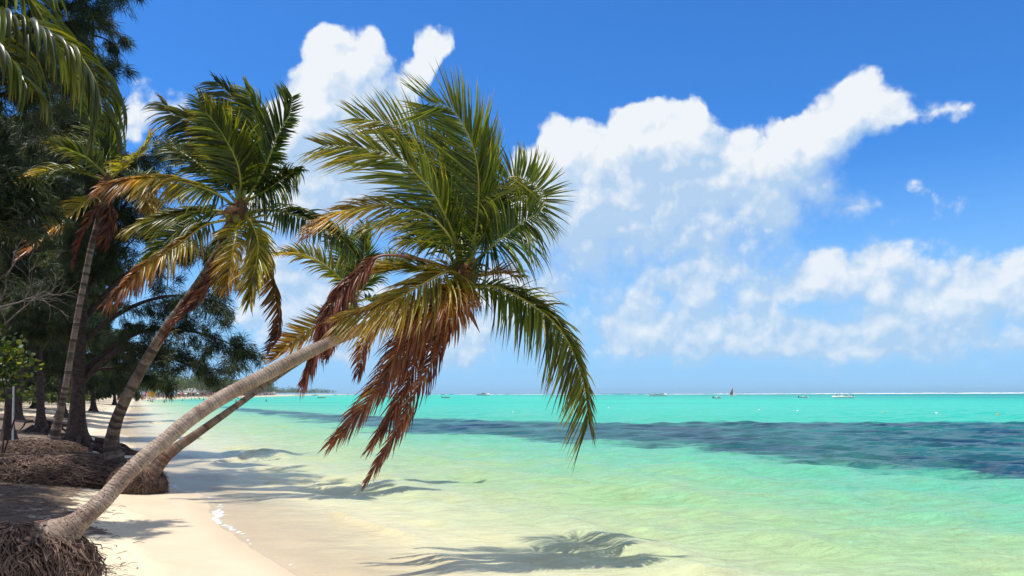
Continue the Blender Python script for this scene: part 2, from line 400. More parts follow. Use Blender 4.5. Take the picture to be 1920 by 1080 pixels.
    surf(T, mx.outputs[0]); return m
M_SAND = mat_sand(); M_WATER = mat_water()

# litter zones (under the casuarinas, left of the foreground root ball)
X, Y, Fq = fan(-7, 5000, 900, 760, -2.6, 1.6, 2.6)
s_ = shore_s(X, Y); Z = ground_z(X, Y)
mb = MB()
litter = np.clip((-s_-1.5)/1.3, 0, 1)
litter = litter*np.clip((Y-9.3-.45*(X+7))/1.6, 0, 1)
litter = np.where(Y > 60, litter*.55, litter)
mb.add(np.stack([X, Y, Z], -1), Fq, shore=s_.ravel(), litter=litter.ravel())
o = mb.build('sand_beach', M_SAND); tag(o, kind='structure')

# ------------------------------------------------------------ sea with real wavelets
X, Y, Fq = fan(-6, 14000, 1250, 680, -.95, 1.35, 2.4)
s_ = shore_s(X, Y)
Zw = np.zeros_like(X); wr = np.random.default_rng(11)
amp_n = np.clip((s_+.6)/4.5, 0, 1)*np.clip(1-(Y-60)/160, 0, 1)
for k in range(34):
    lam = 10**wr.uniform(-.35, .62); ang = math.radians(wr.normal(62, 26)); ph = wr.uniform(0, 6.28)
    kx, ky = math.cos(ang)*6.283/lam, math.sin(ang)*6.283/lam
    cut = np.clip((lam/.065 - (Y+4)*.25)/6, 0, 1)
    q = np.sin(kx*X+ky*Y+ph+1.3*vnoise(X, Y, .11, k, 2))
    Zw += .0052*lam**.72*(q + .25*q*q)*cut
Zw = Zw*amp_n*1.6
foam = np.zeros_like(X)
def breaker(pix, A, sig, fo, taper=.18):
    """a low breaking wavelet: steep shoreward face, gentle seaward back"""
    global Zw, foam
    pts = [gpix(*q) for q in pix]; pts, _ = spline(np.array(pts), 14)
    wob = .10*vnoise(X, Y, 1.3, 41, 2)
    m = (X > pts[:, 0].min()-3) & (X < pts[:, 0].max()+3) & (Y > pts[:, 1].min()-3) & (Y < pts[:, 1].max()+3)
    d, t = line_d(X[m], Y[m], pts); d = d + wob[m]*1.5
    env = np.clip(np.minimum(t, 1-t)/taper, 0, 1); env = env*env*(3-2*env)
    prof = np.where(d > 0, np.exp(-(d/(sig*2.4))**2), np.exp(-(d/(sig*.75))**2))
    prof2 = .45*np.exp(-((d-sig*4.6)/(sig*1.7))**2)
    Zw[m] += A*env*(prof+prof2*.6)*(1+.25*vnoise(X[m], Y[m], 2.2, 9, 2))
    fr = np.exp(-((d+sig*.55)/(sig*.6))**2)*env
    foam[m] = np.maximum(foam[m], fo*fr*(.6+.4*vnoise(X[m], Y[m], 1.4, 77, 2)))
breaker([(1000, 1000), (1060, 1006), (1130, 1026), (1200, 1052), (1290, 1085), (1400, 1130)], .055, .12, .72)
breaker([(585, 962), (620, 966), (680, 985), (740, 1000), (800, 1018)], .06, .09, .85)
breaker([(495, 905), (520, 909), (560, 909), (620, 912), (700, 918)], .06, .08, .9)
breaker([(395, 872), (440, 862), (480, 852), (540, 850)], .11, .13, .8)
breaker([(225, 800), (270, 796), (320, 794), (350, 796)], .13, .22, .95)
breaker([(600, 940), (700, 930), (820, 935), (960, 948), (1060, 965)], .028, .3, .0)
for (py, am) in ((880, .03), (850, .035), (905, .03)):
    breaker([(560, py), (800, py+14), (1100, py+28), (1500, py+45), (1900, py+66)], am, .45, .0)
edge = np.exp(-((ground_z(X, Y)-(.004+.020*vnoise(X, Y, .42, 21, 3)))/.0050)**2)*(Y < 40)
foam = np.maximum(foam, .82*edge*(.8+.35*vnoise(X, Y, 1.1, 91, 3)))
Zw += .004 + .020*vnoise(X, Y, .42, 21, 3)*(Y < 80)
wd = poly_sd(X, Y, WEED)
mb = MB(); mb.add(np.stack([X, Y, Zw], -1), Fq, shore=s_.ravel(), weed=np.clip(wd, -60, 60).ravel(), foam=foam.ravel())
# leave out cells that lie well under the land
V0 = np.stack([X, Y, Zw], -1).reshape(-1, 3); keep = (s_.ravel()[Fq] > -4.5).any(1)
mb.f = [Fq[keep]]
o = mb.build('sea', M_WATER); tag(o, kind='structure')

# ------------------------------------------------------------ plant materials
def mat_leaf(name, stops, trans=.42, tcol=1.5, rough=.34):
    m, T = newmat(name)
    dry = T.attr('dry'); tone = T.attr('tone')
    col = T.ramp(dry, stops)
    col = T.mix(1.0, col, T.ramp(tone, [(0, .32), (.5, .86), (1, 1.55)]), 'MULTIPLY')
    geo = T.n.new('ShaderNodeNewGeometry')
    col = T.mix(1.0, col, T.ramp(T.noise(geo.outputs['Position'], 14.0, 4, .6), [(.3, .8), (.7, 1.2)]), 'MULTIPLY')
    b = T.node('ShaderNodeBsdfPrincipled', {'Base Color': col, 'Roughness': rough, 'Specular IOR Level': .5})
    tr = T.node('ShaderNodeBsdfTranslucent', {'Color': T.mix(1.0, col, (1.5*tcol, 1.25*tcol, .45*tcol), 'MULTIPLY')})
    surf(T, T.node('ShaderNodeMixShader', {0: trans, 1: b.outputs[0], 2: tr.outputs[0]}).outputs[0]); return m
LEAF_STOPS = [(0, (.045, .082, .010)), (.22, (.115, .155, .014)), (.42, (.26, .23, .022)), (.58, (.38, .26, .04)), (.74, (.30, .12, .03)), (.88, (.25, .125, .08)), (1.0, (.15, .045, .03))]
M_LEAF = mat_leaf('palm_leaflet', LEAF_STOPS)
def mat_simple(name, col, rough=.7, col2=None, scale=12, bump=0, spec=.3):
    m, T = newmat(name); tco = T.n.new('ShaderNodeTexCoord')
    n = T.noise(tco.outputs['Object'], scale, 5, .6)
    c2 = col2 or tuple(c*.75 for c in col)
    ins = {'Base Color': T.mix(T.mapr(n, .35, .65), col, c2), 'Roughness': rough, 'Specular IOR Level': spec}
    if bump:
        ins['Normal'] = T.node('ShaderNodeBump', {'Height': n, 'Strength': bump, 'Distance': .02}).outputs[0]
    surf(T, T.node('ShaderNodeBsdfPrincipled', ins).outputs[0]); return m
def mat_midrib():
    m, T = newmat('palm_midrib'); dry = T.attr('dry')
    col = T.ramp(dry, [(0, (.20, .24, .035)), (.4, (.42, .34, .05)), (.65, (.42, .20, .04)), (1, (.20, .07, .04))])
    surf(T, T.node('ShaderNodeBsdfPrincipled', {'Base Color': col, 'Roughness': .45}).outputs[0]); return m
M_RIB = mat_midrib()
def mat_bark(name, c1, c2, slit=.8, moss=0.0, red=0.0, ringw=.062, band=.5):
    m, T = newmat(name); tco = T.n.new('ShaderNodeTexCoord'); pos = tco.outputs['Object']
    ln = T.attr('len'); u = T.attr('ang')
    n1 = T.noise(pos, 22, 6, .65); n2 = T.noise(pos, 3.2, 4, .6)
    lj = T.math('ADD', ln, T.math('MULTIPLY', T.noise(pos, 5.0, 3, .6), .10))
    lk = T.math('MULTIPLY', lj, 1/ringw); ring = T.math('FRACT', lk)
    wn = T.node('ShaderNodeTexWhiteNoise', {'W': T.math('FLOOR', lk)}, noise_dimensions='1D').outputs[0]
    groove = T.mapr(ring, .0, T.mapr(wn, 0, 1, .10, .30), 0, 1)
    patchn = T.noise(pos, 6.0, 4, .65)
    # slit marks: short dark cracks following the rings
    cv = T.node('ShaderNodeCombineXYZ', {0: T.math('MULTIPLY', T.math('SINE', u), 2.2), 1: T.math('MULTIPLY', T.math('COSINE', u), 2.2), 2: T.math('MULTIPLY', lj, 24.0)}).outputs[0]
    sl = T.mapr(T.noise(cv, 2.3, 3, .55, .6), .60, .645, 0, 1)
    sl = T.math('MULTIPLY', sl, T.mapr(ln, .6, 2.8, slit, .12))
    fine = T.mapr(T.noise(T.node('ShaderNodeCombineXYZ', {0: T.math('MULTIPLY', T.math('SINE', u), 10.), 1: T.math('MULTIPLY', T.math('COSINE', u), 10.), 2: T.math('MULTIPLY', ln, 7.0)}).outputs[0], 3.0, 5, .7), .3, .7)
    col = T.mix(T.mapr(n1, .3, .7), c1, c2)
    col = T.mix(T.math('MULTIPLY', fine, .55), col, tuple(min(1, x*1.35) for x in c1))
    col = T.mix(T.mapr(n2, .5, .66, 0, .55), col, tuple(x*.55 for x in c2))
    if red: col = T.mix(T.math('MULTIPLY', T.mapr(n2, .42, .60), T.mapr(ln, .6, 3.2, red, .1)), col, (.24, .095, .06))
    if moss: col = T.mix(T.mapr(T.noise(pos, 1.7, 4, .6), .5, .62, 0, moss), col, (.16, .20, .12))
    col = T.mix(T.math('MULTIPLY', T.mapr(T.math('ADD', T.math('MULTIPLY', wn, .6), T.math('MULTIPLY', patchn, .7)), .5, .85), band), col, tuple(x*.42 for x in c2))
    col = T.mix(T.math('MULTIPLY', T.mapr(groove, 0, 1, 1, 0), T.mapr(patchn, .3, .65, .15, .75)), col, tuple(x*.35 for x in c2))
    spots = T.mapr(T.noise(pos, 34.0, 3, .6), .62, .70, 0, .6)
    col = T.mix(spots, col, tuple(x*.3 for x in c2))
    col = T.mix(sl, col, (.03, .02, .018))
    h = T.math('ADD', T.math('MULTIPLY', groove, .5), T.math('MULTIPLY', n1, .6)); h = T.math('SUBTRACT', h, T.math('MULTIPLY', sl, 1.2))
    bp = T.node('ShaderNodeBump', {'Height': h, 'Strength': .8, 'Distance': .014})
    surf(T, T.node('ShaderNodeBsdfPrincipled', {'Base Color': col, 'Roughness': .85, 'Normal': bp.outputs[0], 'Specular IOR Level': .2}).outputs[0]); return m
M_BARK1 = mat_bark('palm_bark', (.42, .335, .265), (.27, .19, .15), 1.0, .10, .22, .034, .30)
M_BARK2 = mat_bark('ringed_palm_bark', (.27, .20, .16), (.12, .085, .07), .5, .35, 0, .085, .85)
M_BARK3 = mat_bark('reddish_palm_bark', (.25, .185, .14), (.15, .10, .075), 1.0, 0, .75, .06, .6)
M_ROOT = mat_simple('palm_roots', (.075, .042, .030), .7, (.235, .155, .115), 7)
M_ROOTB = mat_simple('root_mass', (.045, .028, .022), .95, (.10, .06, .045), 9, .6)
M_FIBER = mat_simple('palm_fibre', (.20, .11, .05), .9, (.10, .05, .03), 30)
M_NUT = mat_simple('coconut', (.30, .26, .05), .5, (.16, .17, .03), 8)
M_SPATHE = mat_simple('dry_spathe', (.38, .22, .13), .8, (.20, .10, .06), 14)
M_NEEDLE = mat_leaf('casuarina_needles', [(0, (.016, .030, .009)), (.35, (.042, .062, .013)), (.7, (.10, .11, .022)), (1, (.12, .09, .035))], .22, 1.0, .6)
M_CBARK = mat_simple('casuarina_bark', (.085, .058, .052), .95, (.035, .024, .022), 9, .9)
M_DEADW = mat_simple('dead_branch', (.24, .19, .17), .9, (.13, .10, .09), 9, .4)

# ------------------------------------------------------------ palm builder
DOWN = np.array([0, 0, -1.0])
def frond(root, org, pts, L=.75, face=.5, droop=.5, wind=(-.25, 0, .05), dry=(0, .15), n=74, w=.034, start=.14, th0=68, th1=24, tip=.45, label=None, lift=.25, rib=.017, seed=None, side=(1, 1), facev=(0, -1, 0), tone0=.5):
    r = np.random.default_rng(seed if seed is not None else int(abs(np.sum(np.asarray(pts))*1000)) % 99991)
    R, LEN = spline(pts, 50); Tn = unit(np.gradient(R, axis=0))
    up = np.array([0, 0, 1.0]); fv = np.asarray(facev, float)
    nref = unit((1-face)*up + face*fv)
    mb = MB(); wind = np.asarray(wind, float)
    for sgn in (1, -1):
        Ls = L*(side[0] if sgn > 0 else side[1])
        t = np.linspace(start, 1, n)**.95 + r.normal(0, .003, n); t = np.clip(t, start*.9, 1)
        idx = t*49; p = np.stack([np.interp(idx, np.arange(50), R[:, k]) for k in range(3)], 1)
        T_ = unit(np.stack([np.interp(idx, np.arange(50), Tn[:, k]) for k in range(3)], 1))
        N = unit(nref - T_*(T_@nref)[:, None]); S = np.cross(T_, N)*sgn
        prof = np.interp(t, [start, start+.14, .5, .8, 1], [.55, .95, 1.0, .78, tip])
        ll = Ls*prof*r.uniform(.82, 1.08, n)
        # a few broken or missing leaflets
        ll = np.where(r.random(n) < .05, ll*r.uniform(.2, .6, n), ll)
        si = 0 if sgn > 0 else 1; ta = th0[si] if hasattr(th0, '__len__') else th0; tb = th1[si] if hasattr(th1, '__len__') else th1
        th = np.radians(np.interp(t, [start, 1], [ta, tb]) + r.normal(0, 4, n))
        # neighbouring leaflets bunch in the wind
        clump = np.interp(np.arange(n), np.arange(0, n+6, 6), r.normal(0, 1, len(np.arange(0, n+6, 6))))
        d = T_*np.cos(th)[:, None] + S*np.sin(th)[:, None] + N*(lift + .10*r.normal(0, 1, n) + .12*clump)[:, None]
        d = unit(d); m = 7; pos = p.copy(); tone = np.clip(tone0+.26*r.normal(0, 1, n)+.10*clump, 0, 1)
        dr = dry[0] + (dry[1]-dry[0])*np.clip((t-start)/(1-start), 0, 1) + (.12 if dry[0] > .7 else .06)*r.normal(0, 1, n)
        wid = w*np.interp(t, [start, .3, .8, 1], [.7, 1, .9, .6])*r.uniform(.8, 1.15, n)
        rows = []; drs = []; 
        g = droop*r.uniform(.6, 1.35, n); wf = np.array([.35, .9, 1, .95, .8, .55, .30, .03])
        tw = r.normal(0, .35, n)
        for k in range(m+1):
            Wd = unit(np.cross(d, N) + 1e-6); Nn = np.cross(Wd, d)
            Wd = unit(Wd*np.cos(tw)[:, None] + Nn*np.sin(tw)[:, None]); Nn = np.cross(Wd, d)
            hw = (wid*wf[k]/2)[:, None]
            rows.append(np.stack([pos-Wd*hw, pos-Nn*hw*.7, pos+Wd*hw], 1))
            drs.append(dr + .10*(k/m)**2*(1+dry[1]*2) + (.25 if k == m else 0)*(dry[1] > .05))
            pos = pos + d*(ll/m)[:, None]
            d = unit(d + (g[:, None]*DOWN + wind*(1+.5*clump)[:, None])*((k+1.0)/m*.62) + r.normal(0, .018, (n, 3)))
        V = np.stack(rows, 1)                      # n, m+1, 3, 3
        A = np.arange(n)[:, None, None]*(m+1)*3 + np.arange(m)[None, :, None]*3 + np.arange(2)[None, None, :]
        Fq = np.stack([A, A+1, A+4, A+3], -1).reshape(-1, 4)
        DR = np.clip(np.stack(drs, 1), 0, 1)
        mb.add(V.reshape(-1, 3), Fq, dry=np.repeat(DR.ravel(), 3), tone=np.repeat(tone, (m+1)*3))
    o = mb.build('frond', M_LEAF, root, org=org)
    if label: o['label'] = label
    mb = MB(); tt = np.linspace(0, 1, 50)
    tube(mb, R, np.interp(tt, [0, .08, .3, 1], [rib*2.0, rib*1.35, rib, rib*.22]), 6, dry=np.repeat(np.clip(dry[0]+(dry[1]-dry[0])*tt+.05, 0, 1), 6))
    mb.build('midrib', M_RIB, o, org=org)
    return o
def trunk(root, org, pts, mat, rings=.062, sides=28, seed=1, n=None):
    """pts: x,y,z,radius"""
    R, LEN = spline(pts, n or int(max(60, sum(np.linalg.norm(np.diff(np.array(pts)[:, :3], axis=0), axis=1))/.0155)))
    nn = len(R); r = np.random.default_rng(seed); ph = np.linspace(0, LEN, nn)
    saw = 1-((ph/rings) % 1)
    ringr = 1 + .035*(saw-.5)
    irr = np.interp(ph, np.arange(0, LEN+.3, .15), 1+.022*r.normal(0, 1, len(np.arange(0, LEN+.3, .15))))
    def rf(n, th):
        return (ringr*irr)[:, None]*(1 + .025*np.sin(2*th[None, :]+ph[:, None]*.7) + .018*np.sin(5*th[None, :]+ph[:, None]*2.3) + .008*r.normal(0, 1, (n, len(th))))
    mb = MB(); tube(mb, R[:, :3], R[:, 3], sides, rf, True, ang=np.tile(np.linspace(0, 6.283, sides, endpoint=False), nn))
    return mb.build('trunk', mat, root, org=org)
def root_ball(root, org, c, rx, ry, rz, nroots=700, rl=(.25, .6), rr=.006, seed=3, name='root_ball', top=.25, frontbias=True):
    """an eroded dome of packed roots hung with loose strands"""
    r = np.random.default_rng(seed); c = np.asarray(c, float)
    mb = MB(); nu, nv = 56, 26
    u = np.linspace(0, 2*math.pi, nu, endpoint=False); v = np.linspace(-.35, math.pi/2, nv)
    U, Vv = np.meshgrid(u, v); dx = np.cos(Vv)*np.cos(U); dy = np.cos(Vv)*np.sin(U); dz = np.sin(Vv)
    k = 1 + .10*vnoise(dx*3+seed, dy*3+dz*2, 1.2, seed, 3)+.05*vnoise(dx*9, dy*9+dz*7, 1.2, seed+1, 2)
    sup = (np.abs(dz)**1.0)
    PV = np.stack([c[0]+rx*dx*k, c[1]+ry*dy*k, c[2]+rz*dz*k], -1)
    i, j = np.meshgrid(np.arange(nv-1), np.arange(nu), indexing='ij'); j2 = (j+1) % nu
    mb.add(PV.reshape(-1, 3), np.stack([i*nu+j, i*nu+j2, (i+1)*nu+j2, (i+1)*nu+j], -1).reshape(-1, 4))
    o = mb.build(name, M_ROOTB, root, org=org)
    mb = MB()
    for q in range(nroots):
        a = r.uniform(0, 2*math.pi)
        if frontbias and r.random() < .6: a = r.uniform(math.pi*.95, math.pi*2.15)
        e = math.asin(r.uniform(-.15, 1)); l = r.uniform(*rl); p = np.array([math.cos(e)*math.cos(a), math.cos(e)*math.sin(a), math.sin(e)])
        pts = []; step = l/5
        ea = e; aa = a; lift = r.uniform(.96, 1.08); curl = r.normal(0, .03)
        for s in range(6):
            pp = np.array([math.cos(ea)*math.cos(aa)*rx, math.cos(ea)*math.sin(aa)*ry, math.sin(ea)*rz])*(lift+.035*s*r.uniform(.2, 1.2))
            pts.append(c+pp+r.normal(0, .012, 3)); ea -= step/((rx+rz)/2)*r.uniform(.5, 1.3); aa += r.normal(0, .06)+curl
            if ea < -.3: ea = -.3; 
        rad = rr*r.uniform(.35, 1.5)**1.2*1.1
        tube(mb, np.array(pts), np.linspace(rad, rad*.5, 6), 4, cap=False)
    tag(mb.build('root_strands', M_ROOT, o, org=org), kind='stuff')
    return o
def crown_core(root, org, c, r0, seed=5, nuts=3, axis=(0, 0, 1)):
    """leaf-base sheaths, fibre, flower stalks and a few nuts"""
    r = np.random.default_rng(seed); c = np.asarray(c, float); mb = MB(); ax = unit(np.asarray(axis, float))
    tube(mb, np.array([c-ax*r0*3.2, c-ax*r0*1.5, c+ax*r0*.4, c+ax*r0*2.0]), [r0*1.0, r0*1.25, r0*1.1, r0*.3], 14)
    for q in range(46):
        a = r.uniform(0, 6.28); d = unit(np.array([math.cos(a), math.sin(a), r.uniform(-.6, 1.0)])); p = c + ax*r.uniform(-2.2, .8)*r0
        pts = [p + d*r0*.6]; dd = d.copy()
        for s in range(5): pts.append(pts[-1]+dd*r0*r.uniform(.35, .8)); dd = unit(dd+DOWN*.35+r.normal(0, .12, 3))
        tube(mb, np.array(pts), np.linspace(.016, .003, 6), 4, cap=False)
    mb.build('leaf_sheath', M_FIBER, root, org=org)
    for q in range(nuts):
        a = 3.6+q*1.1; p = c + np.array([math.cos(a)*r0*1.7, math.sin(a)*r0*1.7, -r0*(1.5+.5*(q % 2))])
        mb = MB(); pr = [(0.002, -.13), (.05, -.115), (.085, -.06), (.095, 0), (.085, .06), (.05, .11), (.002, .125)]
        lathe(mb, np.array(pr)*.85, 12, p); mb.build('coconut', M_NUT, root, org=org)
def spathe(root, org, p, q, w=.05):
    p = np.asarray(p); q = np.asarray(q); mb = MB(); t = np.linspace(0, 1, 8)[:, None]
    path = p+(q-p)*t + np.array([0, 0, .06])*np.sin(t*3.1)
    tube(mb, path, w*np.array([.25, .6, .9, 1, .95, .75, .4, .05]), 7); return mb.build('dry_spathe', M_SPATHE, root, org=org)
def PP(lst, D):
    """photo points [(px,py[,dD])] -> world points around depth D"""
    return [P(q[0], q[1], D+(q[2] if len(q) > 2 else 0)) for q in lst]

# ---------- foreground palm
def px_trunk(lst, k=.78): # px,py,depth,width_px -> x,y,z,r
    return [tuple(P(a, b, D)) + (k*wd/F*D/2,) for (a, b, D, wd) in lst]
org = P(85, 1050, 7.6); org[2] = gz(org[0], org[1])
R1 = thing('coconut_palm', 'nearest palm, long grey trunk leaning right from the foreground root ball, windblown crown', 'palm tree', org, 'leaning coconut palms')
trunk(R1, org, px_trunk([(86, 1028, 7.5, 100), (110, 1006, 7.55, 76), (132, 990, 7.6, 52), (156, 971, 7.65, 38), (194, 937, 7.8, 32), (232, 895, 7.95, 30), (268, 860, 8.1, 29), (310, 825, 8.3, 28), (352, 790, 8.45, 27.5), (398, 757, 8.65, 27), (446, 729, 8.8, 27), (500, 701, 9.05, 26), (560, 670, 9.3, 24.5), (620, 641, 9.55, 22.5), (680, 616, 9.8, 22), (760, 588, 10.2, 22), (830, 555, 10.5, 24), (868, 528, 10.65, 27)], 1.0), M_BARK1, seed=1)
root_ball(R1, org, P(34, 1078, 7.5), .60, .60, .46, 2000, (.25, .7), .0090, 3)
D1 = 10.65; cc = P(875, 512, D1)
crown_core(R1, org, cc, .13, 5, 2, (.25, .1, .9))
W = (-.22, -.05, .10)
def f1(lst, **k):
    k.setdefault('w', .027); k['L'] = k.get('L', .7)*1.08; return frond(R1, org, PP(lst, D1), **k)
# upright green fronds, leaflets streaming left in the wind
f1([(876, 500), (893, 430, -.2), (898, 350, -.35), (893, 300, -.4), (880, 258, -.5), (848, 206, -.6), (806, 194, -.7)], L=.93, face=.97, droop=.02, wind=(-.10, 0, .04), dry=(.04, .20), n=112, th0=(24, 60), th1=(30, 36), side=(.85, 1), lift=.12, tone0=.6, start=.12, tip=.7)
f1([(868, 500), (850, 440, -.3), (830, 395, -.5), (812, 362, -.6), (786, 331, -.65), (747, 297, -.7), (712, 284, -.75), (665, 276, -.8), (605, 273, -.85)], L=.84, face=.85, droop=.10, wind=(-.16, 0, 0), dry=(.04, .38), n=104, th0=(36, 62), th1=(24, 26), side=(.7, 1.05), lift=.12, tone0=.5, start=.12)
f1([(868, 498), (852, 420), (838, 350), (820, 298), (803, 277), (766, 250), (722, 231), (668, 221)], L=.76, face=.9, droop=.06, wind=(-.14, 0, .03), dry=(.06, .34), n=104, th0=(62, 52), th1=(28, 26), lift=.12, tone0=.65)
f1([(870, 500), (864, 430, .4), (856, 350, .5), (842, 285, .6), (820, 255, .7)], L=.62, face=.8, droop=.15, dry=(0, .1), n=80, tone0=.25)
f1([(872, 500), (872, 420, .7), (858, 350, .9), (820, 330, 1.0), (770, 330, 1.1)], L=.8, face=.5, droop=.25, dry=(0, .1), n=76, tone0=.15, wind=(-.3, 0, 0))
f1([(872, 500), (884, 420, .5), (905, 350, .6), (915, 300, .6), (912, 260, .6)], L=.62, face=.8, droop=.05, dry=(0, .10), n=70, wind=(-.05, 0, .1), th0=(30, 50), th1=(15, 30), tone0=.4)
# right hand plume
f1([(878, 500), (908, 415, -.2), (935, 352, -.3), (960, 332, -.35), (990, 341, -.4), (1012, 360, -.4), (1014, 386, -.4), (998, 408, -.4)], L=.66, face=.9, droop=.10, wind=(-.20, 0, .02), dry=(.03, .30), n=104, th0=(116, 112), th1=(118, 84), side=(1.0, .80), lift=.15, start=.30, tip=.9, tone0=.55)
f1([(882, 498), (925, 460, -.5), (965, 428, -.6), (994, 408, -.7), (1012, 400, -.7)], L=.80, face=.7, droop=.75, wind=(-.10, 0, 0), dry=(.04, .16), n=84, th0=(78, 70), th1=(60, 40), side=(1.1, .75), start=.2)
f1([(878, 500), (905, 440, .4), (940, 385, .6), (975, 372, .7), (998, 392, .7)], L=.72, face=.6, droop=.45, dry=(0, .12), n=76, wind=(-.25, 0, 0), tone0=.25)
f1([(876, 505), (888, 470, -.3), (905, 440, -.5), (915, 420, -.6)], L=.5, face=.5, droop=.3, dry=(.05, .15), n=40, wind=(-.1, 0, 0), tone0=.4)
# left half-dry frond
f1([(862, 500), (845, 448, -.5), (810, 409, -.6), (760, 391, -.7), (710, 384, -.8), (655, 393, -.9), (584, 424, -1.0)], L=.74, face=.55, droop=.40, wind=(-.40, 0, 0), dry=(.06, .64), n=90, label='half dry frond with an orange tip, pointing left', th0=(30, 70), th1=(14, 24), side=(.55, 1.1))
f1([(860, 505), (825, 455, .2), (780, 425, .3), (730, 420, .4), (690, 436, .5)], L=.6, face=.3, droop=.6, dry=(0, .15), n=70, tone0=.2)
f1([(862, 506), (835, 470, -.2), (800, 452, -.3), (765, 452, -.3)], L=.66, face=.4, droop=.8, dry=(.05, .3), n=50, wind=(-.2, 0, 0), tone0=.35)
# drooping yellow frond over the trunk
f1([(868, 520), (840, 509, -.4), (795, 531, -.6), (745, 560, -.8), (700, 580, -.9), (643, 598, -1.0)], L=.82, face=.75, droop=.35, wind=(-.14, 0, -.04), dry=(.37, .50), n=100, label='yellowing frond drooping over the trunk', th0=(22, 62), th1=(10, 28), side=(.75, 1.1), start=.06)
f1([(866, 520), (830, 508, -.1), (780, 502, -.1), (735, 506, -.1), (700, 515, -.1)], L=.6, face=.3, droop=.25, dry=(.1, .6), n=60, wind=(-.3, 0, 0), th0=30, th1=14, tone0=.3)
# long dead red frond on the left
f1([(862, 510), (839, 502, -.2), (792, 487, -.25), (741, 479, -.3), (707, 482, -.32), (680, 505, -.35), (646, 538, -.4), (616, 585, -.45), (598, 640, -.5), (566, 722, -.5)], L=.48, face=.8, droop=.7, wind=(-.05, 0, 0), dry=(.93, 1.0), n=110, w=.026, label='dead red brown frond hanging at the left', start=.36, th0=(20, 40), th1=(12, 22), side=(.8, 1.1))
# right long arching frond
f1([(880, 540), (922, 536, -.2), (966, 553, -.3), (1013, 582, -.4), (1046, 612, -.45), (1076, 662, -.5), (1096, 726, -.55), (1104, 792, -.6)], L=.86, face=.9, droop=.28, wind=(-.10, 0, 0), dry=(.07, .34), n=112, w=.031, label='long olive frond arching right and down to the sea', th0=(66, 20), th1=(26, 10), side=(1.0, .55), tip=.75, start=.05, tone0=.3)
f1([(882, 535), (930, 548, .1), (985, 575, .1), (1025, 612, .1), (1048, 660, .1)], L=.6, face=.5, droop=.6, dry=(.15, .45), n=60, tone0=.2)
# dead hanging skirt
f1([(862, 540), (830, 590, -.2), (775, 650, -.4), (722, 715, -.5), (668, 780, -.55), (622, 830, -.6)], L=.52, face=.9, droop=.5, wind=(-.16, 0, 0), dry=(.84, .92), n=84, w=.026, label='dead tan frond hanging below the crown, leftmost of the hanging three', th0=40, th1=12, start=.12)
f1([(866, 545), (835, 600, 0), (790, 660, 0), (762, 720, 0), (736, 775, 0), (696, 838, 0)], L=.48, face=.9, droop=.5, wind=(-.14, 0, 0), dry=(.92, 1), n=74, w=.024, th0=36, th1=12, label='dead dark brown frond, middle of the hanging three')
f1([(870, 545), (848, 600, -.1), (822, 655, -.15), (785, 725, -.2), (748, 800, -.2), (718, 850, -.2), (686, 902, -.2)], L=.40, face=.9, droop=.45, wind=(-.2, 0, 0), dry=(.90, 1), n=80, w=.024, th0=34, th1=12, label='longest dead red frond, reaching lowest over the water', side=(.7, 1.1))
f1([(858, 535), (820, 570, -.4), (780, 610, -.6), (745, 660, -.7), (718, 720, -.75)], L=.56, face=.8, droop=.7, wind=(-.1, 0, 0), dry=(.70, .88), n=60, w=.025, th0=45, th1=14)
f1([(850, 530), (790, 560, .2), (730, 590, .3), (690, 630, .35), (672, 700, .4)], L=.4, face=.5, droop=.9, dry=(.86, 1), n=70, w=.026, start=.3)
f1([(866, 535), (838, 560, -.6), (800, 590, -.8), (770, 610, -.9)], L=.60, face=.3, droop=1.1, dry=(.62, .78), n=70, start=.05)
f1([(868, 530), (840, 560, -.5), (800, 600, -.7), (770, 640, -.8)], L=.6, face=.9, droop=.5, dry=(.55, .84), n=70, start=.05, th0=50, th1=20, wind=(-.1, 0, 0))
f1([(872, 535), (862, 570, -.4), (840, 610, -.5), (815, 650, -.6)], L=.45, face=.6, droop=1.0, dry=(.68, .9), n=60, start=.05)
f1([(880, 520), (915, 515, -.3), (945, 512, -.4), (975, 520, -.5)], L=.36, face=.3, droop=.5, dry=(.55, .85), n=44, start=.05)
spathe(R1, org, P(858, 560, 10.8), P(900, 625, 10.6), .035)
spathe(R1, org, P(915, 545, 10.8), P(955, 541, 10.6), .03)

# ---------- second palm (ringed trunk, on the big root bank)
org = P(215, 880, 18.6); org[2] = gz(org[0], org[1])
R2 = thing('coconut_palm', 'palm with a strongly ringed trunk bulging at its foot, on the root bank', 'palm tree', org, 'leaning coconut palms')
trunk(R2, org, px_trunk([(222, 882, 18.5, 34), (217, 868, 18.5, 45), (212, 850, 18.5, 44), (210, 826, 18.5, 33), (219, 788, 18.4, 28), (236, 748, 18.3, 26), (257, 708, 18.2, 25), (281, 665, 18.1, 24), (310, 618, 18.0, 23), (345, 570, 17.9, 22), (378, 525, 17.8, 22), (405, 480, 17.7, 22), (424, 440, 17.7, 23), (440, 405, 17.6, 26)]), M_BARK2, .07, seed=2)
bank_c = P(70, 905, 18.6); bank_c[2] = .26
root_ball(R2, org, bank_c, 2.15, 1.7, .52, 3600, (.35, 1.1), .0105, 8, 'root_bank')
D2 = 17.6; cc = P(450, 390, D2)
crown_core(R2, org, cc, .14, 6, 5, (.3, 0, .9))
def f2(lst, **k):
    k.setdefault('w', .055); k.setdefault('n', 66); k.setdefault('rib', .026); return frond(R2, org, PP(lst, D2), **k)
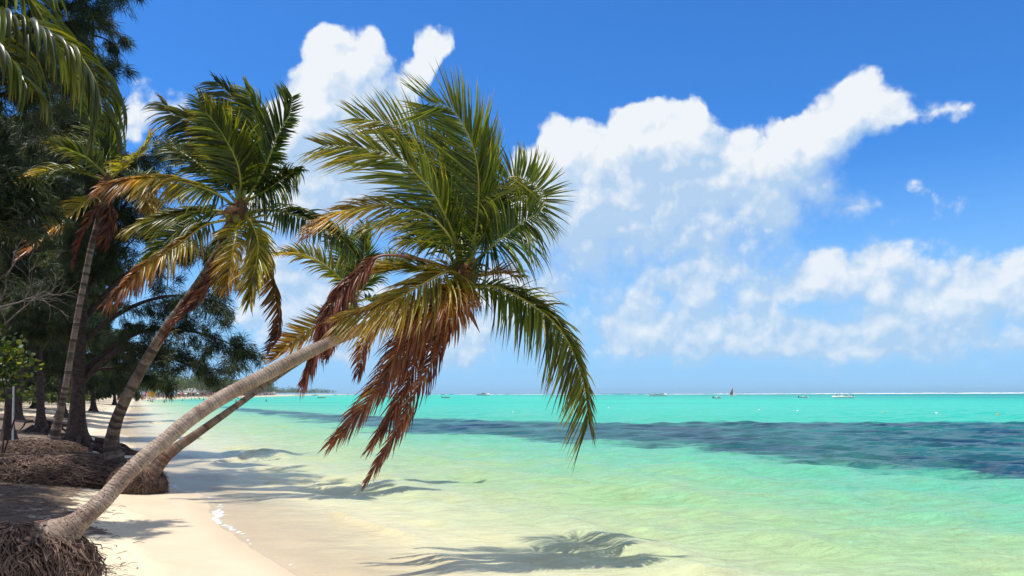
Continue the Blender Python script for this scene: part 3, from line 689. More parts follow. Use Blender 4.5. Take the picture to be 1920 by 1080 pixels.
f2([(459, 378), (469, 365, -.2), (494, 321, -.4), (511, 279, -.5), (524, 246, -.6), (543, 215, -.7), (548, 182, -.7)], L=.98, face=.9, droop=.08, wind=(-.12, 0, .04), dry=(0, .14), n=84, th0=(74, 44), th1=(60, 36), side=(.50, 1), tone0=.35, lift=.15)
f2([(455, 376), (474, 300), (480, 240), (477, 205), (462, 168)], L=.8, face=.7, droop=.25, dry=(0, .22), wind=(-.25, 0, 0), tone0=.4, th0=(25, 60), th1=(20, 45))
f2([(452, 378), (462, 290, .2), (456, 225, .2), (438, 185, .2), (406, 154, .2)], L=1.05, face=.7, droop=.40, dry=(0, .08), wind=(-.2, 0, 0), tone0=.1, th0=(30, 75), th1=(20, 45), side=(.7, 1.1))
f2([(450, 375), (452, 345, -.4), (445, 306, -.6), (428, 270, -.8), (408, 238, -.9), (386, 210, -1.0)], L=.92, face=.85, droop=.28, wind=(-.12, 0, 0), dry=(.02, .22), n=80, th0=(55, 66), th1=(36, 40), tone0=.4)
f2([(450, 376), (440, 300, .3), (420, 250, .3), (395, 215, .2), (375, 188, .2)], L=.85, face=.8, droop=.3, wind=(-.15, 0, 0), dry=(0, .15), tone0=.25)
f2([(448, 378), (428, 320, -.2), (398, 262, -.3), (361, 228, -.4), (328, 215, -.5), (306, 194, -.5)], L=.92, face=.8, droop=.45, wind=(-.12, 0, 0), dry=(.03, .24), n=80, th0=(25, 66), th1=(20, 40), side=(.7, 1.1), tone0=.4)
f2([(446, 382), (400, 330, .3), (355, 295, .5), (315, 270, .8)], L=.85, face=.6, droop=.5, dry=(0, .15), tone0=.25, wind=(-.2, 0, 0))
f2([(452, 378), (470, 340, .4), (490, 310, .5), (515, 300, .6)], L=.8, face=.6, droop=.6, dry=(0, .1), tone0=.1)
f2([(442, 388), (400, 360, -.6), (355, 345, -.8), (310, 336, -1.0), (252, 336, -1.4), (185, 350, -1.6)], L=.85, face=.7, droop=.55, wind=(-.15, 0, 0), dry=(.14, .72), n=84, label='half dry frond reaching left with an orange brown tip', th0=(20, 66), th1=(12, 40), side=(.5, 1.1))
f2([(460, 378), (494, 360, -.3), (520, 343, -.4), (545, 326, -.5), (565, 322, -.6)], L=.92, face=.7, droop=1.0, dry=(.03, .12), wind=(-.05, 0, 0), th0=(75, 40), th1=(50, 20), side=(1.1, .6), tone0=.25)
f2([(464, 400), (500, 393, -.2), (540, 400, -.3), (585, 415, -.4), (640, 448, -.5), (668, 480, -.5)], L=.82, face=.6, droop=.7, dry=(.02, .18), wind=(-.12, 0, 0), th0=(70, 30), th1=(40, 15), tone0=.3)
f2([(462, 405), (471, 416, -.7), (484, 453, -.8), (481, 490, -.9), (471, 531, -1.0), (468, 566, -1.1)], L=.84, face=.95, droop=.25, dry=(.30, .42), wind=(-.05, 0, 0), th0=(40, 50), th1=(14, 16), tone0=.6, label='yellow green frond hanging straight down')
f2([(466, 402), (486, 424, -.1), (500, 465, -.1), (512, 531, -.2), (521, 580, -.3), (523, 620, -.3), (506, 655, -.3)], L=.55, face=.9, droop=.3, dry=(.3, .98), th0=(50, 14), th1=(30, 10), n=80, tone0=.3, label='drooping frond browned toward its tip')
f2([(440, 400), (400, 395, -.2), (350, 398, -.3), (295, 410, -.3), (240, 428, -.4)], L=.85, face=.6, droop=.5, wind=(-.2, 0, 0), dry=(.06, .38), th0=(20, 60), th1=(12, 30), side=(.6, 1.1), tone0=.35)
f2([(440, 400), (390, 405, .3), (340, 430, .4), (300, 470, .5), (270, 520, .6)], L=.8, face=.6, droop=.5, wind=(-.1, 0, 0), dry=(.0, .25), tone0=.3)
f2([(438, 410), (388, 421, -.4), (351, 446, -.6), (307, 475, -.8), (273, 496, -.9), (241, 527, -1.0), (197, 570, -1.1)], L=.82, face=.75, droop=.55, wind=(-.08, 0, 0), dry=(.26, .86), n=84, th0=(20, 66), th1=(12, 40), side=(.6, 1.1), tone0=.4, label='half dry frond sloping down to the left')
f2([(446, 410), (424, 470, .3), (415, 535, .4)], L=.7, face=.6, droop=.6, dry=(.1, .4))
f2([(450, 405), (440, 455, -.7), (432, 500, -.9), (425, 540, -1.0)], L=.7, face=.6, droop=.7, dry=(.3, .6))
f2([(432, 440), (405, 505, -.4), (350, 572, -.5), (305, 640, -.6)], L=.42, face=.6, droop=.35, wind=(-.15, 0, -.1), dry=(.86, 1), n=80, w=.045, th0=25, th1=10, start=.05, label='dead red frond clinging to the trunk')
f2([(432, 440), (410, 500, -.5), (372, 560, -.6), (320, 610, -.7)], L=.45, face=.8, droop=.4, dry=(.8, .95), n=70, w=.045, th0=25, th1=10, start=.05)
spathe(R2, org, P(418, 402, 17.3), P(450, 392, 17.2), .08)

# ---------- third palm: the slender reddish one behind the nearest palm
org = P(290, 905, 17.6); org[2] = gz(org[0], org[1])
R3 = thing('coconut_palm', 'palm with a thin reddish trunk running just behind the nearest palm trunk', 'palm tree', org, 'leaning coconut palms')
trunk(R3, org, px_trunk([(244, 930, 17.35, 50), (266, 906, 17.35, 46), (287, 884, 17.4, 38), (313, 854, 17.6, 29), (337, 835, 17.8, 24), (358, 821, 17.9, 22), (402, 790, 18.1, 18), (446, 759, 18.3, 15), (490, 727, 18.5, 14), (533, 697, 18.6, 13), (575, 668, 18.8, 13), (620, 625, 19.0, 14), (655, 575, 19.1, 16)]), M_BARK3, .07, seed=3)
rbc = P(258, 900, 17.5); rbc[2] = .20
root_ball(R3, org, rbc, .54, .5, .42, 1400, (.15, .45), .008, 14)
D3 = 19.2; crown_core(R3, org, P(660, 560, D3), .11, 7, 2)
def f3(lst, **k):
    k.setdefault('w', .05); k.setdefault('n', 60); k.setdefault('rib', .022); return frond(R3, org, PP(lst, D3), **k)
f3([(660, 560), (640, 525, -.1), (610, 498, -.2), (568, 477, -.3), (518, 476, -.4)], L=.62, face=.5, droop=.4, wind=(-.1, 0, 0), dry=(.22, .48), label='yellow green frond arching to the left')
f3([(664, 555), (678, 510), (684, 465), (684, 425)], L=.6, face=.6, droop=.2, dry=(0, .1), wind=(-.35, 0, 0))
f3([(660, 555), (655, 500, .2), (640, 455, .3), (612, 425, .4)], L=.7, face=.5, droop=.35, dry=(.02, .15), wind=(-.2, 0, 0))
f3([(664, 560), (700, 520, .3), (735, 490, .4), (765, 500, .5)], L=.6, face=.4, droop=.5, dry=(.1, .25))
f3([(660, 570), (610, 600, -.2), (560, 632, -.3), (508, 672, -.4)], L=.6, face=.8, droop=.1, wind=(-.15, 0, .15), dry=(.42, .68), label='yellow orange frond pointing down left behind the trunk')
f3([(668, 565), (705, 560, .2), (735, 580, .3), (750, 620, .4)], L=.55, face=.4, droop=.7, dry=(.15, .5))
f3([(658, 572), (630, 620, .2), (612, 670, .3)], L=.5, face=.6, droop=.6, dry=(.85, 1))

# ---------- fourth palm, at the edge of the grove
org = P(105, 822, 25.0); org[2] = gz(org[0], org[1])
R4 = thing('coconut_palm', 'farthest large palm, straighter trunk beside the dark casuarina with flared roots', 'palm tree', org, 'leaning coconut palms')
trunk(R4, org, px_trunk([(101, 822, 25, 30), (105, 806, 25, 23), (114, 770, 25, 17), (124, 720, 25, 15), (132, 670, 25, 15), (141, 620, 25, 14), (150, 570, 25, 14), (160, 520, 25, 14), (172, 460, 25, 14), (187, 405, 25, 15), (200, 350, 25, 20)]), M_BARK2, .08, seed=4, sides=18)
rb4 = P(62, 836, 24.6); rb4[2] = gz(rb4[0], rb4[1])+.05
root_ball(R4, org, rb4, 1.35, .9, .42, 2000, (.3, .8), .010, 21)
D4 = 25.0; crown_core(R4, org, P(203, 345, D4), .17, 9, 3)
def f4(lst, **k):
    k.setdefault('w', .07); k.setdefault('n', 56); k.setdefault('rib', .034); k.setdefault('L', .95); return frond(R4, org, PP(lst, D4), **k)
f4([(205, 335), (165, 298, -.4), (135, 283, -.7), (100, 270, -1)], face=.5, droop=.4, dry=(.1, .3))
f4([(210, 332), (240, 305, -.6), (262, 285, -.9), (285, 254, -1.2)], face=.4, droop=.4, dry=(.25, .4), L=.8)
f4([(208, 330), (207, 270, .3), (210, 225, .4), (222, 198, .5)], face=.7, droop=.2, dry=(0, .15))
f4([(206, 332), (180, 260, .4), (165, 215, .6), (150, 190, .7)], face=.6, droop=.25, dry=(0, .12))
f4([(200, 340), (150, 322, -.5), (95, 322, -.9), (35, 345, -1.2)], face=.35, droop=.6, dry=(.03, .55))
f4([(198, 350), (150, 388, -.8), (95, 432, -1.2), (40, 480, -1.5)], face=.5, droop=.5, dry=(.3, .8), L=.8)
f4([(212, 350), (248, 352, -.7), (275, 375, -1.0), (285, 412, -1.2)], face=.5, droop=.5, dry=(.3, .6), L=.8)
f4([(214, 340), (260, 330, .4), (305, 340, .8), (340, 370, 1.1)], face=.4, droop=.6, dry=(.05, .3))
f4([(198, 362), (176, 400, -.6), (150, 450, -.8), (138, 500, -.8)], face=.7, droop=.5, dry=(.85, 1), L=.45, th0=30, th1=10)
f4([(205, 362), (206, 410, -.2), (198, 460, -.3)], face=.6, droop=.6, dry=(.8, 1), L=.7, th0=40)

# ---------- palm standing just outside the left edge; its big frond hangs into the corner
org = np.array([-6.6, 5.4, 0.]); org[2] = gz(org[0], org[1])
R5 = thing('coconut_palm', 'palm beyond the left edge whose big arching frond hangs into the top left corner', 'palm tree', org, 'leaning coconut palms')
c5 = np.array([-5.0, 5.3, 4.75])
trunk(R5, org, [tuple(org)+(.26,), (-6.4, 5.4, org[2]+.6, .19), (-6.0, 5.4, 2.3, .15), (-5.4, 5.35, 3.8, .14), tuple(c5-np.array([0, 0, .1]))+(.15,)], M_BARK1, seed=9)
root_ball(R5, org, org+np.array([0, 0, .05]), .6, .6, .35, 500, (.2, .5), .008, 25)
crown_core(R5, org, c5, .17, 12, 0)
DF = 5.2
frond(R5, org, [c5]+PP([(-160, 40), (-60, 26), (20, 36), (90, 60), (145, 100), (180, 155), (192, 215)], DF), L=.80, face=.12, droop=2.3, wind=(-.22, 0, 0), dry=(.0, .16), n=64, w=.040, tone0=.12, label='big arching frond with long hanging leaflets', th0=72, th1=30, tip=.5, rib=.016, start=.12)  # low tone: tree shade on this frond put into its leaf colour
frond(R5, org, [c5]+PP([(-200, 70), (-110, 50), (-40, 70), (20, 110), (50, 160)], 4.9), L=.74, face=.2, droop=2.0, dry=(.0, .12), n=50, w=.05, tone0=.1)
for (dx, dy, dz) in ((-.9, .9, .9), (-1.0, -.6, 1.0), (.4, .9, 1.2), (-.5, 1.0, .3), (-1.3, .2, .3), (-.2, -.9, .8)):
    u_ = np.array([dx, dy, 0]); frond(R5, org, [c5, c5+u_*.8+np.array([0, 0, dz*.7]), c5+u_*1.7+np.array([0, 0, dz*.9]), c5+u_*2.4+np.array([0, 0, dz*.3])], L=.7, face=0, droop=1.2, dry=(.0, .15), n=60, w=.042, tone0=.2)
#@PALMEND

# ------------------------------------------------------------ casuarina trees
def needles(mb, pos, dirs, K, ln, wd, r, dry=.3, droop=.55):
    """K fine drooping needles from each position"""
    n = len(pos); pos = np.repeat(pos, K, 0); d = np.repeat(dirs, K, 0); N = n*K
    d = unit(d*.9 + r.normal(0, .50, (N, 3)) + DOWN*.25); l = ln*r.uniform(.55, 1.2, N); pos = pos + r.normal(0, .035*ln/.2, (N, 3))
    side = unit(np.cross(d, r.normal(0, 1, (N, 3)))); w_ = wd*r.uniform(.7, 1.3, N)
    p1 = pos + d*(l*.5)[:, None]; d2 = unit(d+DOWN*droop+np.array([-.05, 0, 0])); p2 = p1 + d2*(l*.5)[:, None]
    h = (side*w_[:, None]/2)
    V = np.stack([pos-h*.7, pos+h*.7, p1-h, p1+h, p2], 1)
    b = np.arange(N)[:, None]*5
    tn = np.repeat(np.clip(r.normal(.5, .28, n), 0, 1), K); tn = np.clip(tn+r.normal(0, .1, N), 0, 1)
    dr = np.clip(np.repeat(np.clip(r.normal(dry, .17, n), 0, 1), K), 0, 1)
    base = mb.n
    mb.add(V.reshape(-1, 3), b+np.array([[0, 1, 3, 2]]), dry=np.repeat(dr, 5), tone=np.repeat(tn, 5))
    mb.f.append(b+np.array([[2, 3, 4]])+base)
def casuarina(label, org, H, spread, r0, seed, limbs=(), nl=26, K=14, ln=.22, wd=.016, lean=(0, 0), low=.22, tufts=1.0, dry=.3, flare=True, az=None, group='casuarina trees of the grove', name='casuarina_tree', bend=None, toppow=.7, trunkpts=None):
    r = np.random.default_rng(seed); org = np.asarray(org, float)
    root = thing(name, label, 'tree', org, group)
    if trunkpts is not None: tp = np.array(trunkpts, float)
    else:
        hs = np.linspace(0, 1, 7); tp = np.stack([org[0]+lean[0]*hs**1.3+r.normal(0, .10, 7)*(hs > 0), org[1]+lean[1]*hs+r.normal(0, .10, 7)*(hs > 0), org[2]-.1+H*hs, r0*(1-.86*hs)], 1)
    R, Lt = spline(tp, 60); mb = MB()
    fl = 1+1.3*np.exp(-np.linspace(0, Lt, 60)/.5) if flare else np.ones(60)
    def rf(n, th):
        e = np.exp(-np.linspace(0, Lt, n)/.8)[:, None]
        return fl[:, None]*(1+e*.35*np.sin(5*th+seed)[None, :] + .08*np.sin(3*th+1)[None, :] + .03*r.normal(0, 1, (n, len(th))))
    tube(mb, R[:, :3], R[:, 3], 16, rf)
    tr = mb.build('trunk', M_CBARK, root, org=org)
    LB = MB(); TP = []; TD = []
    paths = []
    for q in limbs: paths.append((spline(np.array(q, float)[:, :3], 26)[0], .35))
    for q in range(nl):
        h = low+(1-low)*((q+.5)/nl)**.9; i = int(h*59); p = R[i, :3]
        a = r.uniform(0, 6.283) if az is None else r.uniform(*az)
        l = spread*(1.05-h**1.6*toppow)*r.uniform(.6, 1.15)
        pts = [p]; d = unit(np.array([math.cos(a), math.sin(a), r.uniform(.1, .9)]))
        for s in range(6): pts.append(pts[-1]+d*l/6); d = unit(d+np.array([0, 0, r.uniform(-.32, .12)])+r.normal(0, .12, 3))
        paths.append((spline(pts, 22)[0], .12))
    for (pt, st) in paths:
        l = np.linalg.norm(np.diff(pt, axis=0), axis=1).sum(); n = len(pt)
        tube(LB, pt, np.linspace(.028*l**.7+.01, .008, n), 6, cap=False)
        ns = max(4, int(l*4.2*tufts))
        for k in range(ns):
            t = r.uniform(st, 1); i = min(int(t*(n-1)), n-2); p = pt[i]; T_ = unit(pt[i+1]-pt[i])
            d = unit(T_*.5+r.normal(0, .6, 3)+np.array([0, 0, .1])); sl = r.uniform(.35, 1.1)*(l/3.5)**.4
            sub = [p]
            for s in range(5): sub.append(sub[-1]+d*sl/5); d = unit(d+DOWN*.16+r.normal(0, .12, 3))
            sub = np.array(sub); tube(LB, sub, np.linspace(.010, .004, 6), 3, cap=False)
            m = 8; tt = r.uniform(.15, 1, m)*5; 
            TP.append(np.stack([np.interp(tt, np.arange(6), sub[:, c]) for c in range(3)], 1)+r.normal(0, .05, (m, 3)))
            TD.append(np.repeat(unit(sub[-1]-sub[0])[None], m, 0)*.5+r.normal(0, .35, (m, 3)))
    LB.build('limbs', M_CBARK, root, org=org)
    mb = MB(); needles(mb, np.concatenate(TP), unit(np.concatenate(TD)), K, ln, wd, r, dry)
    mb.build('crown', M_NEEDLE, root, org=org, smooth=False)
    return root
def roots(root, org, c, n, l, r0, seed, mat=None, az=(0, 6.28)):
    r = np.random.default_rng(seed); mb = MB(); c = np.asarray(c, float)
    for q in range(n):
        a = r.uniform(*az); p = c+np.array([math.cos(a), math.sin(a), 0])*r0*1.2; p[2] = c[2]+r.uniform(.2, .6)
        pts = [p]; ll = l*r.uniform(.4, 1.1)
        for s in range(7):
            a += r.normal(0, .3); q2 = pts[-1]+np.array([math.cos(a), math.sin(a), 0])*ll/7
            q2[2] = max(gz(q2[0], q2[1])+.02, pts[-1][2]-r.uniform(.03, .2)); pts.append(q2)
        tube(mb, spline(pts, 20)[0], np.linspace(r0*.28, .02, 20)*r.uniform(.6, 1.2), 7)
    return mb.build('surface_root', mat or M_CBARK, root, org=org)
# big dark one right of the fourth palm
oA = P(152, 830, 28.3); oA[2] = gz(oA[0], oA[1])
DA = 28.5
limbsA = [PP([(152, 720), (190, 680, -.2), (235, 655, -.5), (300, 665, -.8), (370, 690, -1.0), (425, 705, -1.2)], DA),
          PP([(155, 700), (200, 660, .2), (270, 620, .3), (350, 620, .3), (420, 640, .2), (465, 668, 0)], DA),
          PP([(155, 640), (220, 590, -.2), (290, 560, -.4), (360, 555, -.6), (430, 575, -.7)], DA),
          PP([(158, 600), (230, 520, .2), (310, 480, .3), (380, 480, .3), (430, 510, .3)], DA),
          PP([(155, 560), (210, 470, .3), (260, 420, .5), (330, 410, .6)], DA),
          PP([(155, 690), (110, 640, -.5), (60, 620, -.9), (20, 630, -1.2)], DA),
          PP([(155, 520), (110, 460, -.5), (50, 440, -.9), (0, 450, -1.2)], DA),
          PP([(160, 480), (230, 390, .4), (280, 320, .6), (320, 290, .7)], DA),
          PP([(150, 710), (200, 690, .5), (260, 700, .8), (310, 720, .9)], DA)]
tA = [tuple(P(a, b, DA-.2))+(w_/F*DA/2,) for (a, b, w_) in ((145, 838, 27), (145, 800, 25), (147, 740, 24), (150, 660, 21), (155, 560, 18), (162, 440, 14), (168, 300, 10), (172, 160, 7), (175, 40, 4))]
RA = casuarina('dark casuarina with a flared eroded foot, beside the farthest large palm', oA, 14.5, 3.1, .34, 31, limbs=limbsA, nl=34, trunkpts=tA, low=.34, tufts=1.35, wd=.017, ln=.40, K=20)
roots(RA, oA, oA, 18, 2.4, .36, 5)
# grove trees at increasing distance
def grove(label, px, D, H, sp, r0, seed, **k):
    o = P(px, 738, D); o[2] = gz(o[0], o[1]); k.setdefault('wd', .0007*D+.002); k.setdefault('ln', .26+.0035*D)
    t = casuarina(label, o, H, sp, r0, seed, **k); return t, o
tB, oB = grove('casuarina with a leaning forked trunk and wide roots, left of the straighter palm', 78, 38, 15, 4.2, .17, 41, nl=44, low=.18, K=14, tufts=1.7)
roots(tB, oB, oB, 12, 2.4, .3, 6)
tC, oC = grove('pale barked casuarina trunk near the left edge beside the white pole', 16, 30, 12, 3.2, .15, 43, nl=36, low=.36, K=13, lean=(.3, 0), tufts=1.5)
tG, oG = grove('tall casuarina whose high crown fills the top left corner', -40, 19, 15.5, 3.3, .20, 47, nl=60, low=.60, K=16, tufts=2.0, lean=(.2, 1.0), toppow=.25)
tD, oD = grove('casuarina just outside the left edge shading the root bank', -330, 15.0, 10, 3.3, .2, 53, nl=34, low=.30, K=13, lean=(-.2, 0), tufts=1.5)
tH, oH = grove('low spreading casuarina in the far left behind the others', 30, 52, 19, 5.2, .24, 59, nl=40, low=.14, K=13, tufts=1.4)
tI, oI = grove('casuarina far back in the grove between the forked one and the dark one', 118, 62, 23, 5.6, .26, 61, nl=44, low=.14, K=13, tufts=1.4)
tJ, oJ = grove('bushy casuarina at the back of the grove beside the sand path', 176, 88, 17, 5.6, .24, 67, nl=34, low=.12, K=13, tufts=1.4)
tK, oK = grove('casuarina at the back edge of the grove, outermost toward the water', 215, 150, 13, 6, .26, 71, nl=34, low=.12, K=14, tufts=1.4)
tL, oL = grove('tall dense casuarina deep in the grove at the left edge', -20, 70, 28, 6.5, .3, 73, nl=46, low=.10, K=14, tufts=1.5)
tM, oM = grove('wide casuarina deep in the grove behind the forked one', 70, 82, 30, 7.0, .3, 79, nl=46, low=.10, K=14, tufts=1.5)
# near canopy outside the frame on the left, which throws the dappled shade
for i, (x, y, H, sp, sd_, lb) in enumerate(((-10.2, 12.0, 9.0, 3.2, 83, 'casuarina beyond the left edge shading the foreground litter'), (-9.8, 8.2, 8.5, 3.0, 87, 'casuarina beyond the left edge behind the nearest palm'), (-9.3, 3.6, 10.5, 4.2, 91, 'casuarina beyond the left edge shading the corner frond'), (-13.5, 13.5, 9.5, 3.4, 93, 'casuarina beyond the left edge shading the root bank side'))):
    casuarina(lb, (x, y, gz(x, y)), H, sp, .2, sd_, nl=34, K=14, ln=.26, wd=.024, low=.62 if y < 5 else .40, lean=(.2, 0), tufts=2.0)

# bare grey dead branches at the left edge
o0 = P(20, 560, 24.0)
r = np.random.default_rng(3); mb = MB()
def branchy(p, d, l, rad, depth):
    pts = [p]; 
    for s in range(6): pts.append(pts[-1]+d*l/6); d = unit(d+r.normal(0, .16, 3)+np.array([0, 0, .04]))
    tube(mb, np.array(pts), np.linspace(rad, rad*.4, 7), 5, cap=False)
    if depth:
        for k in range(4): branchy(pts[r.integers(2, 7)], unit(d+r.normal(0, .55, 3)), l*.55, rad*.5, depth-1)
oc = P(-30, 738, 25.0); oc[2] = gz(oc[0], oc[1])
for (a, b) in (((0, 600), (70, 470)), ((10, 580), (85, 555)), ((5, 640), (60, 540)), ((-10, 520), (50, 420))):
    p = P(a[0]-25, a[1], 25.0); q = P(b[0], b[1], 24.6); branchy(p, unit(q-p), np.linalg.norm(q-p), .035, 2)
tp = np.array([tuple(oc)+(.16,), tuple(P(-40, 640, 25))+(.13,), tuple(P(-25, 540, 25))+(.10,), tuple(P(-30, 430, 25))+(.05,)])
dt = thing('dead_tree', 'bare grey dead tree with twiggy branches at the left edge', 'tree', oc)
mb.build('branches', M_DEADW, dt, org=oc)
mb = MB(); R_, _ = spline(tp, 30); tube(mb, R_[:, :3], R_[:, 3], 9); mb.build('trunk', M_DEADW, dt, org=oc)

# sea-grape shrub with round bright leaves
M_GRAPE = mat_leaf('round_leaf', [(0, (.025, .06, .010)), (.5, (.06, .11, .015)), (1, (.32, .30, .05))], .4, 1.3, .35)
og = P(2, 700, 22.0); og[2] = gz(og[0], og[1])
sg = thing('sea_grape_shrub', 'green broad leaved shrub at the left edge beside the white pole', 'shrub', og)
r = np.random.default_rng(8); mb = MB(); st = MB(); top = P(8, 680, 22.0)
for k in range(3):
    e = top+r.normal(0, 1, 3)*np.array([.42, .35, .38]); path = spline([og, og*.5+e*.5+r.normal(0, .1, 3), e], 12)[0]
    tube(st, path, np.linspace(.03, .01, 12), 6)
n = 420; c = top+r.normal(0, 1, (n, 3))*np.array([.36, .35, .36]); nrm = unit(r.normal(0, 1, (n, 3))+np.array([-.1, -.3, .9])); a_ = unit(np.cross(nrm, r.normal(0, 1, (n, 3)))); b_ = np.cross(nrm, a_)
th = np.linspace(0, 6.283, 8, endpoint=False); rad = r.uniform(.05, .10, n)
V = c[:, None, :]+rad[:, None, None]*(a_[:, None, :]*np.cos(th)[None, :, None]+b_[:, None, :]*np.sin(th)[None, :, None]*.9+nrm[:, None, :]*(.15*np.cos(2*th))[None, :, None])
mb.add(V.reshape(-1, 3), np.arange(n)[:, None]*8+np.arange(8)[None], dry=np.repeat(r.uniform(0, .8, n), 8), tone=np.repeat(r.uniform(0, 1, n), 8))
mb.build('foliage', M_GRAPE, sg, org=og, smooth=False); st.build('stem', M_CBARK, sg, org=og)

# white pole
M_WHITE = mat_simple('white_paint', (.75, .74, .70), .5, (.6, .58, .54), 8)
p = P(24, 772, 29.0); p[2] = gz(p[0], p[1])
mb = MB(); tube(mb, np.array([(p[0], p[1], p[2]-.2), (p[0], p[1], p[2]+.5), (p[0]+.02, p[1], p[2]+1.3), (p[0]+.03, p[1], p[2]+2.1)])-p, [.04, .035, .035, .03], 10)
o = mb.build('pole', M_WHITE); o.location = tuple(p); tag(o, 'thin white pole standing in the shaded sand', 'pole')

# litter and twigs on the shaded sand
r = np.random.default_rng(17); mb = MB(); n = 5200
yy = r.uniform(6.5, 26, n); land = r.uniform(1.6, 7.5, n)**1.0; xs = np.interp(yy, SH[:, 1], SH[:, 0]); xx = xs-land/.885
kp = r.random(n) < np.clip((land-1.4)/3.2, .02, 1); xx, yy = xx[kp], yy[kp]; zz = ground_z(xx, yy)
for x, y, z in zip(xx, yy, zz):
    a = r.uniform(0, 6.28); l = r.uniform(.05, .22); d = np.array([math.cos(a), math.sin(a), 0])*l
    c = np.array([x, y, z+.008]); tube(mb, np.array([c-d/2, c+r.normal(0, .012, 3)+np.array([0, 0, .01]), c+d/2]), [.005, .006, .003], 3, cap=False)
tag(mb.build('beach_litter', M_ROOT), 'dry needles and twigs strewn over the sand under the trees', 'litter', kind='stuff')
# sea-wrack and twigs by the foreground root ball
mb = MB(); c0 = np.array([*gpix(165, 1045, .35), 0])
for k in range(120):
    x = c0[0]+r.normal(0, .14); y = c0[1]+r.normal(0, .3); z = gz(x, y)+.01; a = r.uniform(-.6, .6); l = r.uniform(.05, .25); d = np.array([math.cos(a), math.sin(a), 0])*l
    tube(mb, np.array([(x, y, z)-d/2, np.array([x, y, z+.02]), (x, y, z)+d/2]), [.003, .004, .002], 3, cap=False)
tag(mb.build('washed_up_twigs', M_ROOT), 'small tangle of thin twigs on sand right of the nearest root ball', 'twigs', kind='stuff')
# roots lying over the sand between mounds (left)
fallen = thing('driftwood', 'bleached roots and driftwood lying on the shaded sand behind the root bank', 'driftwood', P(60, 830, 24))
of = np.array(fallen.location)
for k in range(9):
    px0 = r.uniform(-60, 60); py0 = r.uniform(800, 826); zz_ = .95; x, y = gpix(px0, py0, zz_); pts = []
    a = r.normal(.1, .3); mb = MB()
    for s in range(7): pts.append((x, y, gz(x, y)+.05+r.uniform(0, .08))); x += math.cos(a)*.45; y += math.sin(a)*.45; a += r.normal(0, .25)
    tube(mb, spline(pts, 24)[0], np.linspace(.06, .02, 24)*r.uniform(.5, 1.1), 7)
    mb.build('branch', M_DEADW, fallen, org=of)
#@GROVEEND

# ------------------------------------------------------------ far shore
def mat_flat(name, c, rough=.6): return mat_simple(name, c, rough, tuple(x*.85 for x in c), 3)
M_THATCH = mat_simple('thatch', (.20, .16, .12), .95, (.11, .09, .07), 5)
M_FARLEAF = mat_leaf('far_leaf', [(0, (.028, .060, .014)), (.5, (.06, .095, .018)), (1, (.14, .14, .04))], .3, 1.2, .6)
# low-poly coconut palm for the far beach
def far_palm(seed):
    r = np.random.default_rng(seed); root = thing('distant_palm', 'slender coconut palm', 'palm tree', (0, 0, 0)); H = 11.0
    mb = MB(); ln = r.uniform(-1, 1.6); pts = [(0, 0, -.3, .22), (ln*.2, 0, H*.35, .16), (ln*.6, .2, H*.7, .14), (ln, .3, H, .13)]; R_, _ = spline(pts, 14); tube(mb, R_[:, :3], R_[:, 3], 7); mb.build('trunk', M_BARK1, root)
    mb = MB(); c = np.array([ln, .3, H])
    for k in range(13):
        a = k*2.4+r.uniform(-.3, .3); el = r.uniform(-.2, 1.1); d = unit(np.array([math.cos(a), math.sin(a), el])); p = c.copy(); pts = [p]
        for s in range(5): p = p+d*.62; pts.append(p); d = unit(d+DOWN*.33+np.array([-.06, 0, 0]))
        pts = np.array(pts); sd = unit(np.cross(unit(pts[-1]-pts[0]), [0, 0, 1.])); wds = np.array([.1, .55, .65, .6, .4, .05])[:, None]
        # several hanging leaflet strips per side
        for sgn in (1, -1):
            for j in range(10):
                t = .5+j*.48; q = np.array([np.interp(t, np.arange(6), pts[:, c_]) for c_ in range(3)]); l = .75*np.interp(t, [0, 2, 5], [.6, 1, .4]); e = q+sd*sgn*l*.7+DOWN*l*.75; tw = unit(pts[-1]-pts[0])*.11
                mb.add(np.array([q-tw, q+tw, e+tw*.6]), [[0, 1, 2]], dry=r.uniform(0, .7), tone=r.uniform(0, 1))
    mb.build('crown', M_FARLEAF, root, smooth=False); return root
protos = [far_palm(k) for k in range(4)]
r = np.random.default_rng(23)
zones = [(170, 300, 16, 'first stretch of far beach beyond the grove'), (300, 460, 24, 'middle stretch of far beach, by the huts'), (460, 700, 26, 'far bend of the bay'), (700, 1000, 18, 'end of the bay before the headland')]
k = 0
for (y0, y1, cnt, lab) in zones:
    for q in range(cnt):
        y = r.uniform(y0, y1); land = r.uniform(7, 24); x = np.interp(y, SH[:, 1], SH[:, 0])-land; z = gz(x, y); sc = r.uniform(.75, 1.3)
        pr = protos[k % 4]
        if k < 4: o = pr; o.location = (x, y, z); o.rotation_euler = (0, 0, r.uniform(0, 6.28)); o.scale = (sc,)*3
        else: o = copy_tree(pr, loc=(x, y, z), rz=r.uniform(0, 6.28), sc=sc)
        o['label'] = 'small distant coconut palm on the '+lab; o['group'] = 'distant palms, '+lab; k += 1
